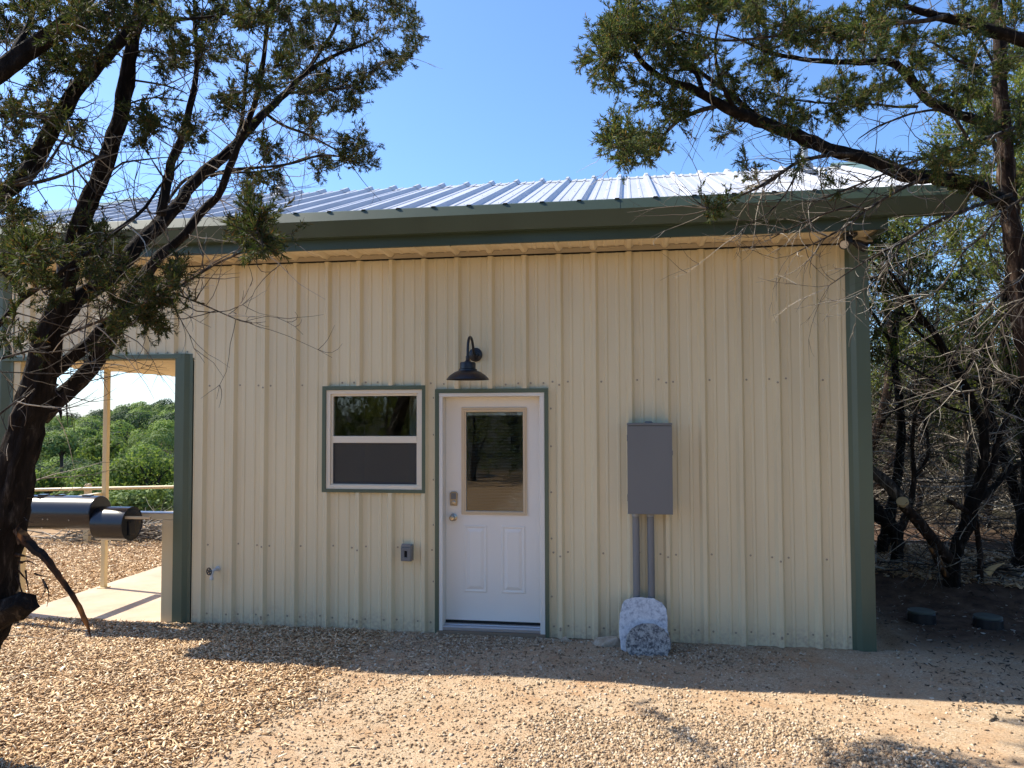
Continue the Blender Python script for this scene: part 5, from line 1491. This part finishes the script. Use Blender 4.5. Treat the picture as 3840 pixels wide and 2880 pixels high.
# ------------------------------------------------------------------ woodland, yard trees, brush pile on the left
def leaf_quads(C, N, size, rng):
    n = len(C)
    a = np.cross(N, rng.normal(0, 1, (n, 3))); a /= np.linalg.norm(a, axis=1, keepdims=True) + 1e-9
    b = np.cross(N, a)
    a = a * (size * rng.uniform(.7, 1.3, n))[:, None]; b = b * (size * rng.uniform(.45, .9, n))[:, None]
    V = np.stack([C - a, C + b * .8, C + a, C - b * .8], 1).reshape(-1, 3)
    return V, np.arange(n)[:, None] * 4 + np.array([[0, 1, 2, 3]])


def crown_leaves(c, R, n, size, rng, lobes=16):
    u = rng.normal(0, 1, (lobes, 3)); u /= np.linalg.norm(u, axis=1, keepdims=True); u[:, 2] = np.abs(u[:, 2]) * .9 - .25
    LC = np.asarray(c) + u * np.array(R) * rng.uniform(.45, .78, (lobes, 1)); LR = np.mean(R) * rng.uniform(.30, .50, lobes)
    k = rng.integers(0, lobes, n)
    d = rng.normal(0, 1, (n, 3)); d /= np.linalg.norm(d, axis=1, keepdims=True)
    P = LC[k] + d * (LR[k] * rng.uniform(.55, 1.05, n) ** .6)[:, None] * np.array([1, 1, .85])
    Nn = d + rng.normal(0, .38, (n, 3)) + np.array([0, 0, .15]); Nn /= np.linalg.norm(Nn, axis=1, keepdims=True)
    return leaf_quads(P, Nn, size, rng)


def dome_leaves(c, R, n, size, rng):
    d = rng.normal(0, 1, (n, 3)); d /= np.linalg.norm(d, axis=1, keepdims=True); d[:, 2] = np.where(d[:, 2] < -.35, -d[:, 2], d[:, 2])
    ph = rng.uniform(0, 6.3, 6)
    lump = .86 + .10 * np.sin(4 * d[:, 0] + ph[0]) * np.sin(4 * d[:, 1] + ph[1]) + .10 * np.sin(7 * d[:, 0] + ph[2]) * np.sin(6 * d[:, 2] + ph[3]) * np.sin(7 * d[:, 1] + ph[4])
    P = np.asarray(c) + d * np.array(R) * (lump + rng.normal(0, .035, n))[:, None]
    Nn = d + rng.normal(0, .33, (n, 3)); Nn /= np.linalg.norm(Nn, axis=1, keepdims=True)
    return leaf_quads(P, Nn, size, rng)


r_ = np.random.default_rng(91)
wb = Bag(); wb1 = Bag(); wb2 = Bag()
cells = []
for _ in range(330):
    D = math.sqrt(r_.uniform(112 ** 2, 300 ** 2)); px = r_.uniform(60, 740)
    p = at(px, 1555, D); z = float(gz(p[0], p[1])); R = r_.uniform(2.4, 4.6)
    V_, F_ = dome_leaves((p[0], p[1], z + R * .75), (R, R, R * .95), int(1300 if D < 160 else 1000), .08 + D * .0008, r_); [wb, wb1, wb2][r_.integers(0, 3)].add(V_, F_)
for _ in range(110):
    D = r_.uniform(16, 58); px = r_.uniform(40, 760)
    p = at(px, 1555, D); z = float(gz(p[0], p[1])); R = r_.uniform(.5, .8) if D < 30 else r_.uniform(.9, 1.7)
    V_, F_ = crown_leaves((p[0], p[1], z + R * .6), (R, R, R), 900, .028 + .0016 * D, r_); wb.add(V_, F_)
for b_, m_, l_ in ((wb, 'wood_far', 'mid green tree crowns of the wooded hillside seen through the porch'), (wb1, 'wood_dark', 'dark evergreen crowns among the hillside woods seen through the porch'), (wb2, 'wood_lite', 'bright green crowns among the hillside woods seen through the porch')):
    tag(b_.build('woodland', M[m_]), l_, 'woodland', kind='stuff')


def broadleaf(px, py, D, R, n, size, seed, label, matn='oak', ztop=None):
    r = np.random.default_rng(seed)
    c = at(px, py, D); zg = float(gz(c[0], c[1]))
    t = thing('oak_tree', (c[0], c[1], zg), label, 'tree', 'oaks beyond the yard')
    mb = MB(); top = c + np.array([0, 0, R * .3])
    mb.tube(catmull(np.array([(c[0], c[1], zg - .1), (c[0] + .06 * R, c[1], (zg + c[2]) / 2), top]), .3), [R * .07] * len(catmull(np.array([(c[0], c[1], zg - .1), (c[0] + .06 * R, c[1], (zg + c[2]) / 2), top]), .3)), 8)
    for k in range(5):
        a = k * 1.3 + seed; e = c + np.array([math.cos(a) * R * .6, math.sin(a) * R * .6, R * .35])
        mb.tube([tuple(c - np.array([0, 0, R * .4])), tuple(c + (e - c) * .5 + np.array([0, 0, -.05])), tuple(e)], [R * .045, R * .03, R * .012], 6)
    mb.build('trunk', M['bark_pale'], t)
    bg2 = Bag(); V_, F_ = crown_leaves(c, (R, R, R * .92), n, size, r, 26); bg2.add(V_, F_)
    bg2.build('crown', M[matn], t)


broadleaf(560, 1800, 24, 1.45, 5200, .055, 5, 'bright green leafy oak nearest the porch, right of the far porch post')
broadleaf(352, 1800, 30, .85, 1800, .07, 6, 'small yellow green oak just left of the far porch post')
broadleaf(395, 1690, 70, 2.3, 2200, .17, 7, 'pale green rounded oak partly behind the far porch post')
broadleaf(230, 1680, 85, 2.6, 2200, .19, 8, 'dull olive rounded oak halfway up the hillside near the trunk', 'wood_far')
broadleaf(190, 1830, 34, 1.3, 2200, .08, 9, 'low green oak by the fence left of the smoker')

bb = Bag()
for _ in range(420):
    t_ = r_.random(); p = np.array([-5.6, 4.9, 0]) * (1 - t_) + np.array([-3.0, 5.5, 0]) * t_ + np.array([r_.normal(0, .3), r_.uniform(0, .8), 0])
    p[2] = float(gz(p[0], p[1])) + abs(r_.normal(0, .13))
    yaw = r_.normal(.3, .7)
    tmp.shoot(bb, p, (math.cos(yaw) * r_.choice([-1, 1]), math.sin(yaw), r_.uniform(-.1, .35)), r_.uniform(.4, 1.3), r_.uniform(.005, .014), .002, 6, .25, 0, 4)
tag(bb.build('brush_pile', M['twig']), 'pile of grey cut branches behind the yard fence', 'brush pile')

# grove continuing round the right and behind the photographer (right ones added to block sky; those behind close it too and show in the window glass)
ring_ = [(-9.5, -16.5, .62, 'at the far left behind the camera'), (-6.2, -18.2, .60, 'third from left behind the camera'), (-3.0, -17.0, .58, 'left behind the camera'), (.2, -18.0, .62, 'just left of centre behind the camera'),
         (6.6, -18.0, .62, 'just right of centre behind the camera'), (9.6, -16.4, .60, 'right behind the camera'), (12.0, -13.0, .62, 'diagonally right behind the camera'), (10.6, -5.2, .9, 'added between camera and house at right to block sky'), (10.2, -1.4, 1.0, 'added right past the house corner to block sky')]
ring_ += [(-5.4, -10.4, .26, 'low and close behind the camera at the far left'), (-3.4, -10.0, .29, 'low and close behind the camera at the left'), (-1.5, -10.5, .27, 'low and close behind the camera, third from left'), (.5, -10.1, .28, 'low and close behind the camera, second from right'), (2.3, -10.5, .26, 'low and close behind the camera at the right')]
for k, (x, y, sc_, lab_) in enumerate(ring_):
    src_ = ring_src
    c_ = src_.copy(); COL.objects.link(c_); c_.location = (x, y, float(gz(x, y))); c_.rotation_euler = (0, 0, k * 1.7); sc_ = min(1.0, sc_ * 1.4); c_.scale = (sc_, sc_, sc_)
    c_['label'] = 'juniper %s, unseen unless reflected in glass' % lab_
    c_['group'] = 'junipers around the camera'
    for ch in list(src_.children):
        d_ = ch.copy(); COL.objects.link(d_); d_.parent = c_
